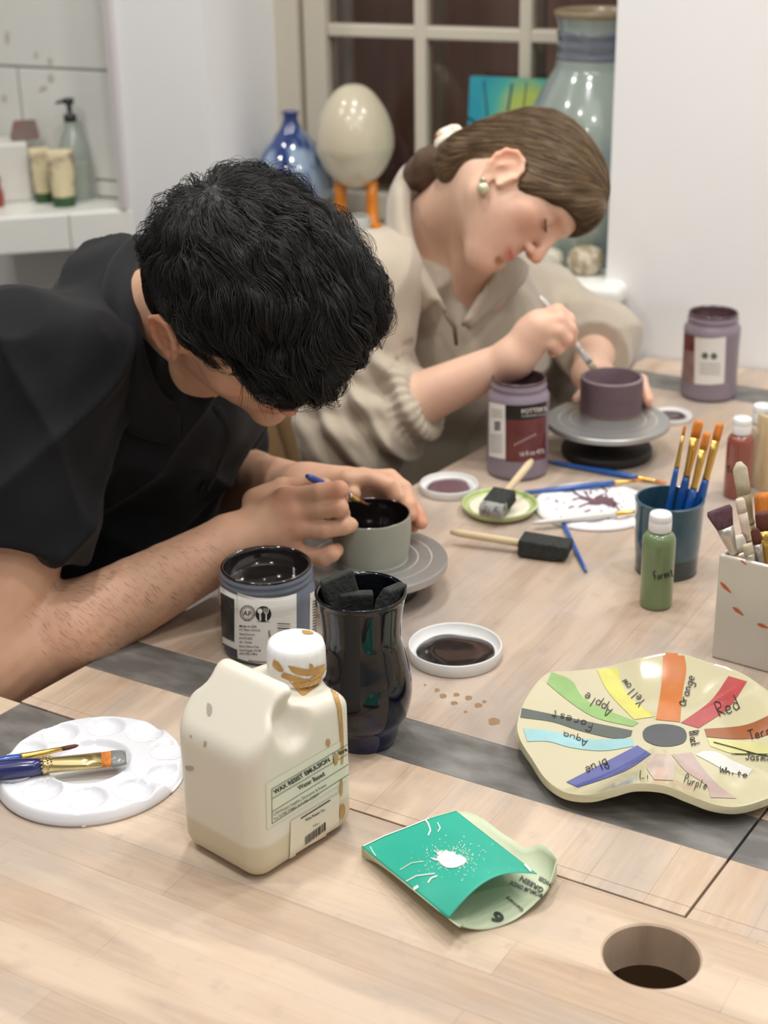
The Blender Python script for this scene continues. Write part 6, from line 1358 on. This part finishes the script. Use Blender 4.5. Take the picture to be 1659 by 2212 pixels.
# folds
def seg_t(V, a, b): ab = b-a; t = (V-a)@ab/(ab@ab); return t, np.linalg.norm(V-(a+np.outer(t, ab)), axis=1)
tf, df = seg_t(V, wER, wWR); inf = np.exp(-np.clip(df-.075, 0, 1)**2/.02**2)*np.exp(-((tf-.12)/.33)**2)
ph_ = tf*34+nfield(V, 5, 12)*1.6+((V-wER)@fu)*16
w = inf*(.011*np.sin(ph_)+.004*np.sin(ph_*1.9+1))
tu, du = seg_t(V, wSR, wER); w += np.exp(-np.clip(du-.072, 0, 1)**2/.02**2)*np.exp(-((tu-.75)/.28)**2)*.007*np.sin(tu*26+nfield(V, 4, 13)*2)
w += ridged(V, nrm([.85, -.2, -.45]), 30, 15)*.005+nfield(V, 6, 16)*.004
tc_, dc_ = seg_t(V, cuf-fa*.03, cuf+fa*.02); w += np.where((tc_ > 0)&(tc_ < 1.4)&(dc_ < .065), -.003+.0016*np.sin(np.arctan2((V-cuf)@fu, (V-cuf)@np.cross(fa, fu))*26), 0)
V = V+N_*w[:, None]
fleece = M('fleece_beige', (184, 172, 154), .95, sheen=.4, var=.05, scale=30, bump=.35, bscale=500)
npmesh('fleece_top', V, F, fleece, wom)
band('collar', [K(942, 380, 2.22), K(900, 388, 2.16), K(884, 430, 2.08), K(888, 500, 2.03), K(905, 560, 2.0), K(935, 620, 1.985), K(965, 680, 1.985)],
     [K(900, 374, 2.26), K(862, 382, 2.20), K(838, 440, 2.10), K(838, 520, 2.05), K(846, 590, 2.015), K(860, 622, 2.0), K(918, 668, 1.985)], fleece, wom, .006, 8, .014)
band('collar', [K(1065, 560, 2.04), K(1060, 600, 2.03), K(1030, 650, 2.02), K(1000, 705, 2.0)], [K(1140, 575, 2.12), K(1125, 615, 2.09), K(1075, 655, 2.05), K(1012, 712, 2.0)], fleece, wom, .006, 6, .010)
npmesh('back_collar', *tube([K(884, 400, 2.10), K(905, 384, 2.18), K(950, 384, 2.22), K(990, 400, 2.22)], [.016, .018, .018, .016], 14), fleece, wom)
npmesh('zip', *tube([K(962, 676, 1.975), K(982, 708, 1.975), K(986, 745, 1.98)], [.003, .003, .0025], 8), M('zip_dark', (112, 102, 88), .5, .3), wom)
trousers(wPEL, M('trousers_cream', (206, 200, 182), .8, var=.05, scale=20, bump=.1, bscale=300), wom, .10)
# hair
L = WLo; B = list(WA_); s = Sdf(WH_-.17, WH_+.17, .0026)
s.ell(L(0, .004, .016), (.078, .090, .084), B, .015); s.ell(L(.0, .040, .048), (.064, .058, .046), B, .03); s.ell(L(0, -.054, -.030), (.054, .040, .052), B, .02); s.ell(L(0, -.060, -.075), (.030, .030, .028), B, .03)
s.ell(L(0, .120, -.056), (.11, .094, .090), B, .006, 's'); s.ell(L(0, .016, -.132), (.12, .052, .082), B, .006, 's'); s.ell(L(.084, .012, -.036), (.030, .024, .032), B, .005, 's')
for m in (1, -1):
    s.cone(L(.024*m, .080, .050), L(.058*m, .060, .022), .012, .011, .010); s.cone(L(.058*m, .060, .022), L(.070*m, .034, -.014), .011, .006, .010)
V, F = s.mesh(2); del s; N_ = normals(V, F)
x, y, z = hloc(V, WH_, WA_, 1); V = V+N_*(np.sin((z*.8+y*.35)*230+nfield(V, 9, 20)*2)*.0004)[:, None]
hwm = M('hair_brown', (92, 72, 50), .4, col2=(128, 104, 74), scale=26, stretch=(1, 1, 1), thr=(.42, .66))
hw = npmesh('hair', V, F, hwm, wom); hb = ray_of(V, F); BUN = Vector(K(1000, 345, 2.06)); vX, vY, vZ = (Vector(a) for a in WA_); vH = Vector(WH_); FRT = Vector(L(.02, .10, .055))
def wdir(p, n_):
    a = BUN-p; a = a-n_*a.dot(n_); a.normalize(); ly = (p-vH).dot(vY); t = max(0, min(1, (ly-.03)/.05)); down = -vZ*.8+vX*.5
    q = p*22; return a*(1-.5*t)+down*.7*t+Vector((noise.noise(q), noise.noise(q+Vector((5, 1, 2))), noise.noise(q+Vector((2, 7, 4)))))*.12
rp_, rn_ = sample_surface(V, F, 5200, None, 8); hmats = [M('hair_strand_brown', (86, 66, 46), .4, spec=.5), M('hair_strand_light', (138, 114, 82), .4, spec=.5)]
for nm, a, b_, mt in (('hair_strands', 0, 3400, hmats[0]), ('hair_highlights', 3400, 5200, hmats[1])):
    hv, hf = strands(hb, rp_[a:b_], rn_[a:b_], wdir, 6, lambda p: .045, lambda p: .0007, .00028); npmesh(nm, hv, hf, mt, hw)
npmesh('ponytail', *tube([K(990, 338, 2.06), K(965, 348, 2.075), K(930, 362, 2.09), K(905, 380, 2.11), K(898, 400, 2.13)], [.020, .027, .029, .024, .010], 20), M('hair_brown_dark', (74, 54, 42), .5, col2=(104, 80, 60), scale=40, stretch=(1, 1, 1)), hw)
sc_c = K(985, 330, 2.062); sx = nrm(np.array(K(1000, 330, 2.06)-K(960, 345, 2.075))); sa = nrm(np.cross(sx, CT)); sb = np.cross(sx, sa); V = []; F = []; n = 72; m = 18
for i in range(n):
    a = 2*math.pi*i/n; cc_ = sc_c+(sa*math.cos(a)+sb*math.sin(a))*(.022+.002*math.sin(9*a))
    for j in range(m):
        t = 2*math.pi*j/m; rr = .0125*(1+.18*math.sin(11*a+2*math.sin(t))+.1*math.sin(17*a)); V.append(cc_+(sa*math.cos(a)+sb*math.sin(a))*rr*math.cos(t)+sx*rr*1.15*math.sin(t))
F = [(i*m+j, i*m+(j+1) % m, ((i+1) % n)*m+(j+1) % m, ((i+1) % n)*m+j) for i in range(n) for j in range(m)]
npmesh('scrunchie', V, F, M('scrunchie', (240, 228, 210), .8, col2=(214, 140, 84), scale=70, thr=(.54, .62)), wom)
ec = K(1062, 421, 1.935); e0 = L(.082, .0, -.040)
ear_low = L(.077, .008, -.063)
npmesh('earring', *join([lathe([(0, -.0085), (.006, -.006), (.0085, 0), (.006, .006), (0, .0085)], 24, c=tuple(ear_low+np.array([.0, -.004, -.010]))), lathe([(0, -.004), (.004, 0), (0, .004)], 16, c=tuple(ear_low+np.array([.0, -.004, .001])))]), M('pearl', (206, 200, 168), .15, .2, coat=.8), wom)
# eyebrows and lashes
eb = []; ls = []; r = random.Random(4)
for m in (1, -1):
    for k in range(80):
        u = r.random(); p0 = L(m*(.010+.038*u), .0905-.012*u*u-.002*u, .0150+.007*math.sin(u*2.3)+r.uniform(-.0025, .0025)); eb.append(tube([p0, p0+(WA_[0]*m*.006+WA_[2]*.001)*wsc, p0+WA_[0]*m*.010-WA_[1]*.002], [.0005, .0004, .0001], 3, caps=False))
    for k in range(36):
        u = k/35; p0 = L(m*(.019+.025*u), .0868-.005*(2*u-1)**2-.002*u, -.0085+.002*(2*u-1)**2); ls.append(tube([p0, p0+WA_[1]*.005-WA_[2]*.003, p0+WA_[1]*.009-WA_[2]*.0035+WA_[0]*m*.003*u], [.0005, .00035, .0001], 3, caps=False))
npmesh('eyebrows', *join(eb), M('brow_brown', (84, 60, 44), .6), wom); npmesh('eyelashes', *join(ls), M('lash_dark', (36, 26, 24), .6), wom)
bt_ = K(1286, 800, MC[1]-.005); bz_ = K(1166, 640, 1.93)
brush('white-handled brush held in the woman\'s right hand, tip at the mug rim', bt_, bz_, .0042, .022, .014, hm=bwhite, bm=hairw, fm=M('ferrule_white', (206, 206, 206), .3, .4), wide=1.2, taper=.8)
chair('wooden spindle-back chair on which the woman sits', (wPEL[0]-FD[0]*.02, wPEL[1]-FD[1]*.02, 0))
